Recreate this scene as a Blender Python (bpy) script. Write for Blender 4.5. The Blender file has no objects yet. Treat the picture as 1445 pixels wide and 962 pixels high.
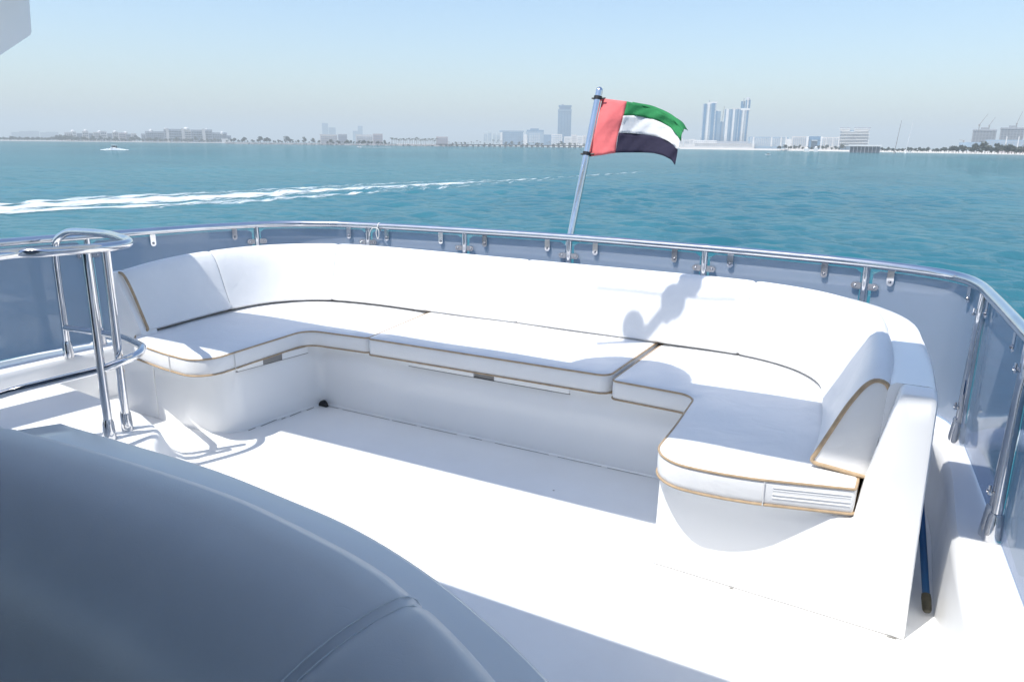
import bpy, bmesh, math, random
import numpy as np
from mathutils import Vector, Matrix
from mathutils.geometry import delaunay_2d_cdt
random.seed(7)
rng = np.random.default_rng(11)
scene = bpy.context.scene
COL = scene.collection
R = math.radians

# ------------------------------------------------------------------ camera
EYE = Vector((0.0, 0.0, 1.55))
F_PX, IMG_W, IMG_H = 1050.0, 1445.0, 962.0
PITCH = math.atan((481 - 203) / F_PX)
ROLL = math.atan(0.0105)
YAW = R(28.0)
CAM_M = Matrix.Rotation(YAW, 3, 'Z') @ Matrix.Rotation(math.pi / 2 - PITCH, 3, 'X') @ Matrix.Rotation(ROLL, 3, 'Z')
cam_data = bpy.data.cameras.new("camera")
cam_data.sensor_width = 36.0
cam_data.lens = F_PX / IMG_W * 36.0
cam_data.clip_start = 0.05
cam_data.clip_end = 60000
cam = bpy.data.objects.new("camera", cam_data)
cam.matrix_world = Matrix.Translation(EYE) @ CAM_M.to_4x4()
COL.objects.link(cam)
scene.camera = cam

# ------------------------------------------------------------------ light
KX, KY = .22, .43                                         # shadow travel per metre of height
SUN_D = Vector((KX, KY, -1.0)).normalized()          # the way the light travels
world = bpy.data.worlds.new("World")
scene.world = world
world.use_nodes = True
wn = world.node_tree.nodes
sky = wn.new('ShaderNodeTexSky')
sky.sky_type = 'NISHITA'
sky.sun_disc = False
sky.sun_elevation = math.asin(-SUN_D.z)
sky.sun_rotation = math.atan2(-SUN_D.x, -SUN_D.y)
sky.altitude = 0.0
sky.air_density = 1.2
sky.dust_density = 1.3
sky.ozone_density = 4.5
wn['Background'].inputs['Strength'].default_value = 0.119
world.node_tree.links.new(sky.outputs[0], wn['Background'].inputs['Color'])
sun_data = bpy.data.lights.new("sun", 'SUN')
sun_data.energy = 3.4
sun_data.angle = R(0.53)
sun_data.color = (1.0, 0.97, 0.92)
sun = bpy.data.objects.new("sun", sun_data)
sun.rotation_euler = SUN_D.to_track_quat('-Z', 'Y').to_euler()
COL.objects.link(sun)
vs = scene.view_settings
vs.view_transform = 'Standard'
vs.look = 'None'
vs.exposure = 0.74
vs.gamma = 1.0
vs.use_curve_mapping = False
scene.cycles.max_bounces = 10
scene.cycles.transparent_max_bounces = 24
scene.cycles.volume_bounces = 0
scene.cycles.diffuse_bounces = 8

WATER_Z = EYE.z - 6.5

# ------------------------------------------------------------------ materials
class NT:
    def __init__(self, name):
        self.m = bpy.data.materials.new(name)
        self.m.use_nodes = True
        self.t = self.m.node_tree
        self.b = self.t.nodes['Principled BSDF']
        self.out = self.t.nodes['Material Output']
    def n(self, typ, **kw):
        nd = self.t.nodes.new(typ)
        for k, v in kw.items():
            if k.startswith('i_'):
                key = k[2:]
                nd.inputs[int(key) if key.isdigit() else key].default_value = v
            else:
                setattr(nd, k, v)
        return nd
    def l(self, a, b):
        self.t.links.new(a, b)
    def coord(self, scale=(1, 1, 1)):
        tc = self.n('ShaderNodeTexCoord')
        mp = self.n('ShaderNodeMapping')
        mp.inputs['Scale'].default_value = scale
        self.l(tc.outputs['Object'], mp.inputs['Vector'])
        return mp.outputs[0]
    def noise(self, scale, detail=4, vec=None, rough=0.55, dist=0.0):
        nd = self.n('ShaderNodeTexNoise')
        nd.inputs['Scale'].default_value = scale
        nd.inputs['Detail'].default_value = detail
        nd.inputs['Roughness'].default_value = rough
        nd.inputs['Distortion'].default_value = dist
        self.l(vec if vec is not None else self.coord(), nd.inputs['Vector'])
        return nd.outputs['Fac']
    def ramp(self, fac, stops):
        r = self.n('ShaderNodeValToRGB')
        els = r.color_ramp.elements
        while len(els) < len(stops):
            els.new(0.5)
        for e, (p, c) in zip(els, stops):
            e.position = p
            e.color = (c, c, c, 1) if isinstance(c, (int, float)) else (*c, 1)
        self.l(fac, r.inputs[0])
        return r.outputs[0]
    def bump(self, h, strength, dist, prev=None):
        b = self.n('ShaderNodeBump')
        b.inputs['Strength'].default_value = strength
        b.inputs['Distance'].default_value = dist
        self.l(h, b.inputs['Height'])
        if prev is not None:
            self.l(prev, b.inputs['Normal'])
        return b.outputs[0]

def simple(name, col, rough=0.5, metal=0.0, var=0.0, vscale=3.0, bump=0.0, bscale=60.0, spec=0.5, coat=0.0, rvar=0.0):
    t = NT(name)
    t.b.inputs['Base Color'].default_value = (*col, 1)
    t.b.inputs['Roughness'].default_value = rough
    t.b.inputs['Metallic'].default_value = metal
    t.b.inputs['Specular IOR Level'].default_value = spec
    t.b.inputs['Coat Weight'].default_value = coat
    t.b.inputs['Coat Roughness'].default_value = 0.05
    if var > 0:
        f = t.noise(vscale, 6)
        c = t.ramp(f, [(0.3, tuple(x * (1 - var) for x in col)), (0.7, tuple(min(1, x * (1 + var * .4)) for x in col))])
        t.l(c, t.b.inputs['Base Color'])
    if rvar > 0:
        f2 = t.noise(vscale * 2.3, 6)
        t.l(t.ramp(f2, [(0.3, rough), (0.75, rough + rvar)]), t.b.inputs['Roughness'])
    if bump > 0:
        t.l(t.bump(t.noise(bscale, 5), bump, 0.01), t.b.inputs['Normal'])
    return t.m

def make_gelcoat():
    t = NT('white_gelcoat')
    v = t.coord()
    f = t.noise(1.7, 6, v)
    t.l(t.ramp(f, [(0.3, (.86, .86, .855)), (0.7, (.885, .885, .88))]), t.b.inputs['Base Color'])
    t.l(t.ramp(t.noise(5, 6, v), [(0.3, .10), (0.8, .22)]), t.b.inputs['Roughness'])
    t.l(t.bump(t.noise(2.2, 2, v), 0.035, 0.02), t.b.inputs['Normal'])
    return t.m

def make_deck():
    t = NT('white_deck_paint')
    v = t.coord()
    f = t.noise(2.5, 8, v, .65)
    c = t.ramp(f, [(0.32, (.85, .845, .83)), (0.62, (.89, .89, .88))])
    specks = t.n('ShaderNodeTexVoronoi', i_Scale=2.6)
    t.l(v, specks.inputs['Vector'])
    mask = t.ramp(specks.outputs['Distance'], [(0.012, 1.0), (0.02, 0.0)])
    mix = t.n('ShaderNodeMixRGB')
    mix.inputs[2].default_value = (.25, .22, .19, 1)
    t.l(mask, mix.inputs[0]); t.l(c, mix.inputs[1])
    t.l(mix.outputs[0], t.b.inputs['Base Color'])
    t.l(t.ramp(t.noise(7, 6, v), [(0.3, .28), (0.8, .42)]), t.b.inputs['Roughness'])
    t.l(t.bump(t.noise(160, 3, v), 0.06, 0.004), t.b.inputs['Normal'])
    return t.m

def make_vinyl(name, base=(.80, .80, .797), rough=.42, soft=1.0):
    t = NT(name)
    v = t.coord()
    f = t.noise(4.0, 7, v, .6)
    t.l(t.ramp(f, [(0.3, tuple(x * .95 for x in base)), (0.65, base)]), t.b.inputs['Base Color'])
    t.l(t.ramp(t.noise(9, 5, v), [(0.3, rough - .06), (0.8, rough + .08)]), t.b.inputs['Roughness'])
    # soft undulation, creases and fine grain of the hide
    b1 = t.bump(t.noise(5.5, 3, v, .5, .6), 0.22 * soft, 0.03)
    vor = t.n('ShaderNodeTexVoronoi', i_Scale=14.0, feature='DISTANCE_TO_EDGE')
    t.l(t.coord((1, .45, 1)), vor.inputs['Vector'])
    crease = t.ramp(vor.outputs['Distance'], [(0.0, 0.0), (0.025, 1.0)])
    gate = t.ramp(t.noise(2.6, 2, v), [(0.56, 1.0), (0.66, 0.0 if soft > .9 else 1.0)])
    mx = t.n('ShaderNodeMath', operation='MAXIMUM')
    t.l(crease, mx.inputs[0]); t.l(gate, mx.inputs[1])
    b2 = t.bump(mx.outputs[0], 0.05 * soft, 0.004, b1)
    if soft < .9:
        for ln in list(t.b.inputs['Roughness'].links): t.t.links.remove(ln)
        t.b.inputs['Roughness'].default_value = rough
        wr = t.noise(7, 3, t.coord((1, 2.4, 1)), .5, 2.5)
        b2 = t.bump(t.ramp(wr, [(.49, 1.0), (.5, .6), (.51, 1.0)]), .12, .003, t.bump(t.noise(3.5, 2, v), .08, .03))
    b3 = t.bump(t.noise(420, 3, v), 0.10, 0.002, b2)
    t.l(b3, t.b.inputs['Normal'])
    return t.m

def make_panel():
    t = NT('smoked_acrylic')
    t.b.inputs['Specular IOR Level'].default_value = .85
    v = t.coord()
    t.b.inputs['Base Color'].default_value = (.42, .465, .54, 1)
    t.l(t.ramp(t.noise(4, 5, v), [(0.3, .03), (0.8, .08)]), t.b.inputs['Roughness'])
    t.l(t.bump(t.noise(1.6, 2, v, .5, .4), 0.25, 0.02), t.b.inputs['Normal'])
    tr = t.n('ShaderNodeBsdfTransparent')
    tr.inputs[0].default_value = (.64, .73, .85, 1)
    mx = t.n('ShaderNodeMixShader')
    mx.inputs[0].default_value = .50
    t.l(tr.outputs[0], mx.inputs[1]); t.l(t.b.outputs[0], mx.inputs[2])
    t.l(mx.outputs[0], t.out.inputs['Surface'])
    return t.m

def make_steel():
    t = NT('polished_steel')
    v = t.coord()
    t.b.inputs['Metallic'].default_value = 1.0
    t.l(t.ramp(t.noise(8, 5, v), [(0.3, (.66, .66, .67)), (0.7, (.76, .76, .77))]), t.b.inputs['Base Color'])
    t.l(t.ramp(t.noise(22, 6, v), [(0.35, .05), (0.8, .16)]), t.b.inputs['Roughness'])
    return t.m

def make_cloth(name, col):
    t = NT(name)
    v = t.coord()
    f = t.noise(12, 5, v)
    c = t.ramp(f, [(0.3, tuple(x * .9 for x in col)), (0.7, col)])
    t.l(c, t.b.inputs['Base Color'])
    t.b.inputs['Roughness'].default_value = .85
    t.b.inputs['Specular IOR Level'].default_value = .15
    t.l(t.bump(t.noise(18, 3, v), .25, .02), t.b.inputs['Normal'])
    tl = t.n('ShaderNodeBsdfTranslucent')
    t.l(c, tl.inputs[0])
    mx = t.n('ShaderNodeMixShader')
    mx.inputs[0].default_value = .22
    t.l(t.b.outputs[0], mx.inputs[1]); t.l(tl.outputs[0], mx.inputs[2])
    t.l(mx.outputs[0], t.out.inputs['Surface'])
    return t.m

def make_water():
    t = NT('sea_water')
    v = t.coord()
    big = t.noise(0.006, 5, t.coord((1, .55, 1)), .6)
    mid = t.noise(0.09, 5, t.coord((1, .6, 1)), .6)
    add = t.n('ShaderNodeMath', operation='ADD')
    sc = t.n('ShaderNodeMath', operation='MULTIPLY')
    sc.inputs[1].default_value = .45
    t.l(mid, sc.inputs[0]); t.l(big, add.inputs[0]); t.l(sc.outputs[0], add.inputs[1])
    crest = t.coord((.55, 1, 1))
    col = t.ramp(add.outputs[0], [(0.55, (.018, .112, .146)), (0.9, (.034, .160, .192))])
    b1 = t.bump(t.noise(0.9, 7, crest, .66, .3), .5, .30)
    b2 = t.bump(t.noise(3.4, 5, crest, .6, .4), .35, .04, b1)
    t.t.nodes.remove(t.b)
    dif = t.n('ShaderNodeBsdfDiffuse')
    glo = t.n('ShaderNodeBsdfGlossy')
    glo.inputs['Roughness'].default_value = .05
    fr = t.n('ShaderNodeFresnel')
    fr.inputs['IOR'].default_value = 1.33
    lim = t.n('ShaderNodeMath', operation='MINIMUM')      # choppy water never mirrors fully at a low angle
    lim.inputs[1].default_value = .41
    mx = t.n('ShaderNodeMixShader')
    t.l(col, dif.inputs['Color'])
    for nd in (dif, glo, fr): t.l(b2, nd.inputs['Normal'])
    t.l(fr.outputs[0], lim.inputs[0]); t.l(lim.outputs[0], mx.inputs[0])
    t.l(dif.outputs[0], mx.inputs[1]); t.l(glo.outputs[0], mx.inputs[2])
    t.l(mx.outputs[0], t.out.inputs['Surface'])
    return t.m

def make_foam(dens):
    t = NT('wake_foam')
    at = t.n('ShaderNodeAttribute', attribute_name='fade')
    uv = t.n('ShaderNodeAttribute', attribute_name='wake_coord')
    mp = t.n('ShaderNodeMapping')
    mp.inputs['Scale'].default_value = (.42, 1.5, 1)
    t.l(uv.outputs['Vector'], mp.inputs['Vector'])
    f = t.noise(1.0, 10, mp.outputs[0], .72, .5)
    mp2 = t.n('ShaderNodeMapping')
    mp2.inputs['Scale'].default_value = (.05, .30, 1)
    t.l(uv.outputs['Vector'], mp2.inputs['Vector'])
    f2 = t.noise(1.0, 4, mp2.outputs[0], .6, .6)
    m = t.n('ShaderNodeMath', operation='MULTIPLY_ADD')
    m.inputs[1].default_value = .7
    t.l(f2, m.inputs[0]); t.l(f, m.inputs[2])
    s = t.n('ShaderNodeMath', operation='ADD')
    t.l(m.outputs[0], s.inputs[0]); t.l(at.outputs['Fac'], s.inputs[1])
    mask = t.ramp(s.outputs[0], [(.86 - dens, 0.0), (1.34 - dens, .85)])
    t.b.inputs['Base Color'].default_value = (.66, .71, .73, 1)
    t.b.inputs['Roughness'].default_value = .8
    t.l(mask, t.b.inputs['Alpha'])
    return t.m

GEL = make_gelcoat()
DECK = make_deck()
GREYSEAM = simple('grey_thread', (.34, .34, .35), .8, var=.2, vscale=40)
VINYL = make_vinyl('white_vinyl')
PIPING = simple('tan_piping', (.44, .32, .20), .55, var=.25, vscale=30)
PANEL = make_panel()
STEEL = make_steel()
DARKSTEEL = simple('weathered_steel_plate', (.42, .42, .44), .25, 1.0, var=.3, vscale=12)
BLACK = simple('black_rubber', (.015, .015, .016), .5, var=.3, vscale=20)
CAULK_SHADE = simple('dark_caulk_and_shade', (.22, .21, .20), .7, var=.7, vscale=14)  # dark joints, also the shade painted under the hatch lids
SHADOWGAP = simple('grey_notch_shade', (.30, .29, .28), .6, var=.2)  # grey paints the shade inside the hand notches
BLUEPLASTIC = simple('blue_plastic', (.012, .085, .22), .3, var=.2, vscale=9)
GRIME = simple('grimy_brown_cap', (.06, .055, .035), .7, var=.6, vscale=25)
ROPE = simple('white_cord', (.7, .7, .68), .8, var=.2, vscale=40)
WATER = make_water()
RED = make_cloth('red_cloth', (.88, .22, .22))
GREEN = make_cloth('green_cloth', (.045, .27, .10))
WHITE = make_cloth('white_cloth', (.78, .78, .78))
BLACKC = make_cloth('black_cloth', (.035, .033, .060))
SANDL = simple('dull_sand', (.40, .38, .35), .9, var=.2, vscale=.05)  # darker sand tone for the far left beach
SAND = simple('pale_sand', (.52, .49, .45), .9, var=.12, vscale=.05)
ROCK = simple('breakwater_rock', (.22, .21, .21), .9, var=.4, vscale=.4)
LEAF = simple('tree_foliage', (.105, .12, .095), .8, var=.4, vscale=.3)
TRUNK = simple('palm_trunk', (.16, .12, .09), .9, var=.3, vscale=1)
CONC = simple('pier_concrete', (.30, .29, .28), .85, var=.2, vscale=.2)
DARKPILE = simple('dark_pier_pile', (.08, .08, .085), .8, var=.2, vscale=.3)
BOATW = simple('boat_white', (.75, .75, .74), .3, var=.05)
BOATD = simple('boat_dark', (.05, .055, .06), .3, var=.1)
CRANE = simple('crane_steel', (.28, .26, .24), .6, var=.1)

def wallmat(name, col):
    return simple(name, col, .75, var=.12, vscale=.06)
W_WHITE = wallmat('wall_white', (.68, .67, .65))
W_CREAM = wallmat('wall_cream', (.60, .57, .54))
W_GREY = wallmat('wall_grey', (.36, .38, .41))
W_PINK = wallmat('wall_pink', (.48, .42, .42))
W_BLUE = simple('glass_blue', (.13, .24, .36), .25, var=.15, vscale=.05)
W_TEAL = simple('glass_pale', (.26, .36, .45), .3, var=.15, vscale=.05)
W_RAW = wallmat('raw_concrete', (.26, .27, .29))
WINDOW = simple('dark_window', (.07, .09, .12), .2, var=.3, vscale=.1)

# ------------------------------------------------------------------ object helpers
def thing(name, label, cat, loc=(0, 0, 0), group=None):
    o = bpy.data.objects.new(name, None)
    o.empty_display_size = .1
    o.location = loc
    COL.objects.link(o)
    o['label'] = label
    o['category'] = cat
    if group:
        o['group'] = group
    return o

def tag(o, label=None, cat=None, group=None, kind=None):
    if label: o['label'] = label
    if cat: o['category'] = cat
    if group: o['group'] = group
    if kind: o['kind'] = kind
    return o

def root_loc(p):
    v = Vector((0, 0, 0))
    while p is not None:
        v += Vector(p.location)
        p = p.parent
    return v

def build(name, bm, mat, parent=None, smooth=True, angle=40, kind=None):
    """bm holds world coordinates; the object is linked under parent."""
    off = root_loc(parent)
    if off.length > 0:
        bmesh.ops.translate(bm, verts=bm.verts, vec=-off)
    bmesh.ops.recalc_face_normals(bm, faces=bm.faces)
    me = bpy.data.meshes.new(name)
    if smooth:
        a = R(angle)
        for f in bm.faces: f.smooth = True
        for e in bm.edges:
            if len(e.link_faces) == 2 and e.calc_face_angle(0) > a:
                e.smooth = False
    bm.to_mesh(me)
    bm.free()
    me.materials.append(mat)
    o = bpy.data.objects.new(name, me)
    COL.objects.link(o)
    if parent is not None:
        o.parent = parent
    if kind:
        o['kind'] = kind
    return o

def copy_tree(o, parent=None):
    c = o.copy()
    COL.objects.link(c)
    if parent is not None:
        c.parent = parent
    for ch in list(o.children):
        copy_tree(ch, c)
    return c

def add_box(bm, x0, x1, y0, y1, z0, z1, bevel=0.0, seg=2, mat=None):
    r = bmesh.ops.create_cube(bm, size=1)
    vs_ = r['verts']
    for v in vs_:
        v.co = Vector((x0 + (v.co.x + .5) * (x1 - x0), y0 + (v.co.y + .5) * (y1 - y0), z0 + (v.co.z + .5) * (z1 - z0)))
    if bevel > 0:
        es = list({e for v in vs_ for e in v.link_edges})
        rr = bmesh.ops.bevel(bm, geom=es, offset=bevel, segments=seg, affect='EDGES', profile=.5)
        vs_ = list({v for f in rr['faces'] for v in f.verts} | {v for v in vs_ if v.is_valid})
    if mat is not None:
        bmesh.ops.transform(bm, matrix=mat, verts=vs_)
    return vs_

def box(x0, x1, y0, y1, z0, z1, bevel=0.0, mat=None):
    bm = bmesh.new()
    add_box(bm, x0, x1, y0, y1, z0, z1, bevel, mat=mat)
    return bm

def catmull(pts, n=8, closed=False):
    P = [Vector(p) for p in pts]
    out = []
    m = len(P)
    rngi = range(m) if closed else range(m - 1)
    for i in rngi:
        p1 = P[i]; p2 = P[(i + 1) % m]
        p0 = P[(i - 1) % m] if (closed or i > 0) else p1 * 2 - p2
        p3 = P[(i + 2) % m] if (closed or i + 2 < m) else p2 * 2 - p1
        for k in range(n):
            t = k / n
            # centripetal-ish via standard Catmull-Rom
            out.append(.5 * ((2 * p1) + (p2 - p0) * t + (2 * p0 - 5 * p1 + 4 * p2 - p3) * t * t + (3 * p1 - p0 - 3 * p2 + p3) * t ** 3))
    if not closed:
        out.append(P[-1].copy())
    return out

def resample(pts, step):
    L = [0.0]
    for a, b in zip(pts[:-1], pts[1:]):
        L.append(L[-1] + (Vector(b) - Vector(a)).length)
    n = max(2, int(L[-1] / step) + 1)
    out = []
    j = 0
    for k in range(n):
        s = L[-1] * k / (n - 1)
        while j < len(L) - 2 and L[j + 1] < s:
            j += 1
        t = (s - L[j]) / max(1e-9, L[j + 1] - L[j])
        out.append(Vector(pts[j]).lerp(Vector(pts[j + 1]), t))
    return out

def add_tube(bm, pts, r, n=12, closed=False, caps=True):
    P = [Vector(p) for p in pts]
    m = len(P)
    rad = r if isinstance(r, (list, tuple)) else [r] * m
    tang = []
    for i in range(m):
        if closed:
            d = P[(i + 1) % m] - P[(i - 1) % m]
        else:
            d = P[min(i + 1, m - 1)] - P[max(i - 1, 0)]
        tang.append(d.normalized())
    up = Vector((0, 0, 1)) if abs(tang[0].z) < .9 else Vector((1, 0, 0))
    nrm = tang[0].cross(up).normalized()
    rings = []
    for i in range(m):
        if i > 0:
            q = tang[i - 1].rotation_difference(tang[i])
            nrm = (q @ nrm)
            nrm = (nrm - tang[i] * nrm.dot(tang[i])).normalized()
        b = tang[i].cross(nrm)
        rings.append([bm.verts.new(P[i] + (nrm * math.cos(a) + b * math.sin(a)) * rad[i]) for a in (2 * math.pi * k / n for k in range(n))])
    for i in range(m if closed else m - 1):
        A, B = rings[i], rings[(i + 1) % m]
        for k in range(n):
            bm.faces.new((A[k], A[(k + 1) % n], B[(k + 1) % n], B[k]))
    if caps and not closed:
        bm.faces.new(rings[0][::-1]); bm.faces.new(rings[-1])

def tube(pts, r, n=12, closed=False):
    bm = bmesh.new()
    add_tube(bm, pts, r, n, closed)
    return bm

def normals2d(path):
    out = []
    m = len(path)
    for i in range(m):
        d = path[min(i + 1, m - 1)] - path[max(i - 1, 0)]
        d = Vector((d.x, d.y)).normalized()
        out.append(Vector((-d.y, d.x)))          # to the left of travel
    return out

def add_sweep(bm, path, profile, mod=None, caps=True):
    """path of xy points; closed profile of (outward, z); mod(i, d, z) -> (d, z)"""
    N = normals2d(path)
    rings = []
    for i, p in enumerate(path):
        ring = []
        for d, z in profile:
            if mod: d, z = mod(i, d, z)
            ring.append(bm.verts.new((p.x + N[i].x * d, p.y + N[i].y * d, z)))
        rings.append(ring)
    k = len(profile)
    for A, B in zip(rings[:-1], rings[1:]):
        for j in range(k):
            bm.faces.new((A[j], A[(j + 1) % k], B[(j + 1) % k], B[j]))
    if caps:
        bm.faces.new(rings[0]); bm.faces.new(rings[-1][::-1])
    return rings

def fillet(poly, seg=6):
    """poly: list of (x, y, r) -> rounded closed outline of Vectors"""
    out = []
    m = len(poly)
    for i in range(m):
        p = Vector(poly[i][:2]); r = poly[i][2]
        a = Vector(poly[i - 1][:2]); b = Vector(poly[(i + 1) % m][:2])
        u = (a - p); w = (b - p)
        lu, lw = u.length, w.length
        u.normalize(); w.normalize()
        ang = u.angle(w)
        if r <= 0 or abs(ang - math.pi) < 1e-3:
            out.append(p); continue
        t = min(r / math.tan(ang / 2), lu * .48, lw * .48)
        rr = t * math.tan(ang / 2)
        c = p + (u + w).normalized() * (rr / math.sin(ang / 2))
        s, e = p + u * t - c, p + w * t - c
        a0 = math.atan2(s.y, s.x); a1 = math.atan2(e.y, e.x)
        da = (a1 - a0 + math.pi) % (2 * math.pi) - math.pi
        for k in range(seg + 1):
            a_ = a0 + da * k / seg
            out.append(c + Vector((math.cos(a_), math.sin(a_))) * rr)
    return out

def dens(poly, step):
    out = []
    m = len(poly)
    for i in range(m):
        a, b = poly[i], poly[(i + 1) % m]
        k = max(1, int((b - a).length / step))
        for j in range(k):
            out.append(a.lerp(b, j / k))
    return out

def offset_poly(poly, d):
    """move every vertex outward by d (poly counter-clockwise)"""
    m = len(poly)
    out = []
    for i in range(m):
        a, p, b = poly[i - 1], poly[i], poly[(i + 1) % m]
        t = (b - a)
        if t.length < 1e-9: out.append(p.copy()); continue
        t.normalize()
        out.append(p + Vector((t.y, -t.x)) * d)
    return out

def ccw(poly):
    s = sum(poly[i - 1].x * poly[i].y - poly[i].x * poly[i - 1].y for i in range(len(poly)))
    return poly if s > 0 else poly[::-1]

def add_slab(bm, poly, layers, crown=None, grid=0):
    """stack of (outward offset, z) rings closed with flat caps"""
    rings = [[bm.verts.new((q.x, q.y, z)) for q in offset_poly(poly, d)] for d, z in layers]
    m = len(poly)
    for A, B in zip(rings[:-1], rings[1:]):
        for k in range(m):
            bm.faces.new((A[k], A[(k + 1) % m], B[(k + 1) % m], B[k]))
    cap(bm, offset_poly(poly, layers[0][0]), layers[0][1])
    cap(bm, offset_poly(poly, layers[-1][0]), layers[-1][1], crown, grid)
    bmesh.ops.remove_doubles(bm, verts=bm.verts, dist=1e-5)

def dist_to(poly, p):
    best = 1e9
    for i in range(len(poly)):
        a, b = poly[i - 1], poly[i]
        ab = b - a
        t = max(0, min(1, (p - a).dot(ab) / max(ab.length_squared, 1e-12)))
        best = min(best, (p - a - ab * t).length)
    return best

def inside(poly, p):
    c = False
    for i in range(len(poly)):
        a, b = poly[i - 1], poly[i]
        if (a.y > p.y) != (b.y > p.y) and p.x < (b.x - a.x) * (p.y - a.y) / (b.y - a.y) + a.x:
            c = not c
    return c

def cap(bm, poly, z, crown=None, grid=0):
    """flat or padded cap; interior grid points carry the padding"""
    pts = list(poly); m = len(poly)
    edges = [(i, (i + 1) % m) for i in range(m)]
    if grid:
        x0, x1 = min(p.x for p in poly), max(p.x for p in poly)
        y0, y1 = min(p.y for p in poly), max(p.y for p in poly)
        for i in range(int((x1 - x0) / grid) + 1):
            for j in range(int((y1 - y0) / grid) + 1):
                q = Vector((x0 + (i + .5 * (j % 2)) * grid, y0 + j * grid))
                if inside(poly, q) and dist_to(poly, q) > grid * .55:
                    pts.append(q)
    co, _, fa = delaunay_2d_cdt(pts, edges, [], 1, 1e-6)[:3]
    vv = [bm.verts.new((c.x, c.y, z + (crown(c, dist_to(poly, c)) if crown else 0))) for c in co]
    for f in fa:
        try: bm.faces.new([vv[i] for i in f])
        except ValueError: pass

def slab(poly, layers):
    bm = bmesh.new()
    add_slab(bm, ccw(poly), layers)
    return bm

def add_plate_yz(bm, poly, x0, x1, bevel=0.0):
    """polygon in (y, z) extruded along x"""
    A = [bm.verts.new((x0, p.x, p.y)) for p in poly]
    B = [bm.verts.new((x1, p.x, p.y)) for p in poly]
    m = len(poly)
    fs = [bm.faces.new(A), bm.faces.new(B[::-1])]
    for k in range(m):
        bm.faces.new((A[k], B[k], B[(k + 1) % m], A[(k + 1) % m]))
    if bevel > 0:
        es = list({e for f in fs for e in f.edges})
        bmesh.ops.bevel(bm, geom=es, offset=bevel, segments=3, affect='EDGES', profile=.5)

V2 = lambda *p: Vector(p)

# ------------------------------------------------------------------ deck, hull, bulwarks (the setting on board)
bm = bmesh.new()
add_box(bm, -4.33, .262, -3.0, 4.05, -.06, 0.0)
deck = tag(build('deck', bm, DECK), kind='structure')

# raised stair coaming that carries the two stair rail posts
step_o = fillet([(-4.30, 1.0, .02), (-2.60, 1.0, .1), (-2.62, 1.90, .15), (-2.95, 2.035, .4), (-3.13, 2.20, .12), (-3.40, 2.30, .16), (-4.30, 2.40, .02)], 8)
bm = slab(dens(step_o, .1), [(0.16, 0.0005), (0.11, .008), (0.06, .045), (0.03, .11), (0.012, .16), (0.0, .178), (-.02, .185)])
tag(build('stair_coaming', bm, DECK), kind='structure')

# hull under the flybridge
hull_o = dens(fillet([(-4.75, -9, .3), (.62, -9, .3), (.58, 3.4, .9), (-.1, 4.28, .9), (-1.9, 4.48, 3), (-3.9, 4.28, .9), (-4.72, 3.4, .9)], 8), .4)
bm = slab(hull_o, [(-.55, -.20), (-.10, -.5), (.0, -1.2), (.05, -3.4), (-.25, -5.3)])
tag(build('hull', bm, GEL), kind='structure')

def bulwark(name, path, prof):
    P = resample(catmull([Vector((*p, 0)) for p in path], 8), .12)
    b = bmesh.new()
    add_sweep(b, P, prof)
    return tag(build(name, b, GEL), kind='structure')
# port: inner face, rounded lip, cap, outer side (outward is to the left of travel)
bulwark('port_bulwark', [(-4.22, -3.0), (-4.26, 0), (-4.285, 1.6), (-4.285, 2.6), (-4.12, 3.3), (-3.80, 3.85)],
        [(0, -.05), (0, .0), (.010, .25), (.014, .28), (.024, .296), (.045, .301), (.26, .301), (.29, .285), (.31, .24), (.45, -.5), (.2, -.5)])
bulwark('stern_bulwark', [(-3.70, 3.82), (-3.3, 4.08), (-2.6, 4.20), (-1.9, 4.24), (-1.1, 4.20), (-.5, 4.12), (-.06, 3.99), (.10, 3.88), (.19, 3.70)],
        [(0, -.05), (0, .24), (.02, .285), (.05, .3), (.20, .3), (.235, .28), (.25, .24), (.35, -.5), (.1, -.5)])
bulwark('starboard_bulwark', [(.13, 3.86), (.195, 3.68), (.228, 3.50), (.249, 3.2), (.252, 2.65), (.30, 1.9), (.37, 1.0), (.43, 0), (.45, -3)],
        [(-.02, -.05), (-.012, .0), (0.0, .24), (.004, .28), (.02, .3), (.045, .302), (.150, .302), (.165, .296), (.172, .27), (.20, -.2), (.1, -.3)])
# outer shelf beyond the starboard rail, around the cut-out that shows the sea
rim = catmull([Vector(p) for p in [(.32, 3.62, .27), (.40, 3.72, .29), (.50, 3.80, .295), (.62, 3.78, .29), (.70, 3.6, .28), (.72, 3.2, .27), (.70, 2.7, .26), (.66, 2.2, .25), (.62, 1.2, .25)]], 8)
bm = bmesh.new()
add_tube(bm, rim, [.05] * len(rim), 10)
tag(build('outer_rim', bm, GEL), kind='structure')
bm = slab(dens(fillet([(.34, 3.66, .02), (.70, 3.66, .1), (.66, 1.0, .05), (.40, 1.0, .02), (.38, 2.6, .3)], 6), .15), [(0, -.32), (0, -.28)])
tag(build('side_shelf', bm, GEL), kind='structure')

# ------------------------------------------------------------------ sofa
SEAT = [(-3.735, 2.64), (-3.765, 3.0), (-3.78, 3.3), (-3.715, 3.6), (-3.5, 3.805), (-3.2, 3.872), (-2.6, 3.875), (-2.0, 3.87), (-1.4, 3.868),
        (-.9, 3.862), (-.63, 3.82), (-.41, 3.705), (-.275, 3.5), (-.235, 3.2), (-.212, 2.9), (-.203, 2.57)]
seat_path = resample(catmull([Vector((*p, 0)) for p in SEAT], 10), .03)
sofa = thing('built_in_sofa', 'white moulded U-shaped sofa with long curved backrest built along the stern rail', 'sofa', (-1.9, 3.4, 0))

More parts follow.
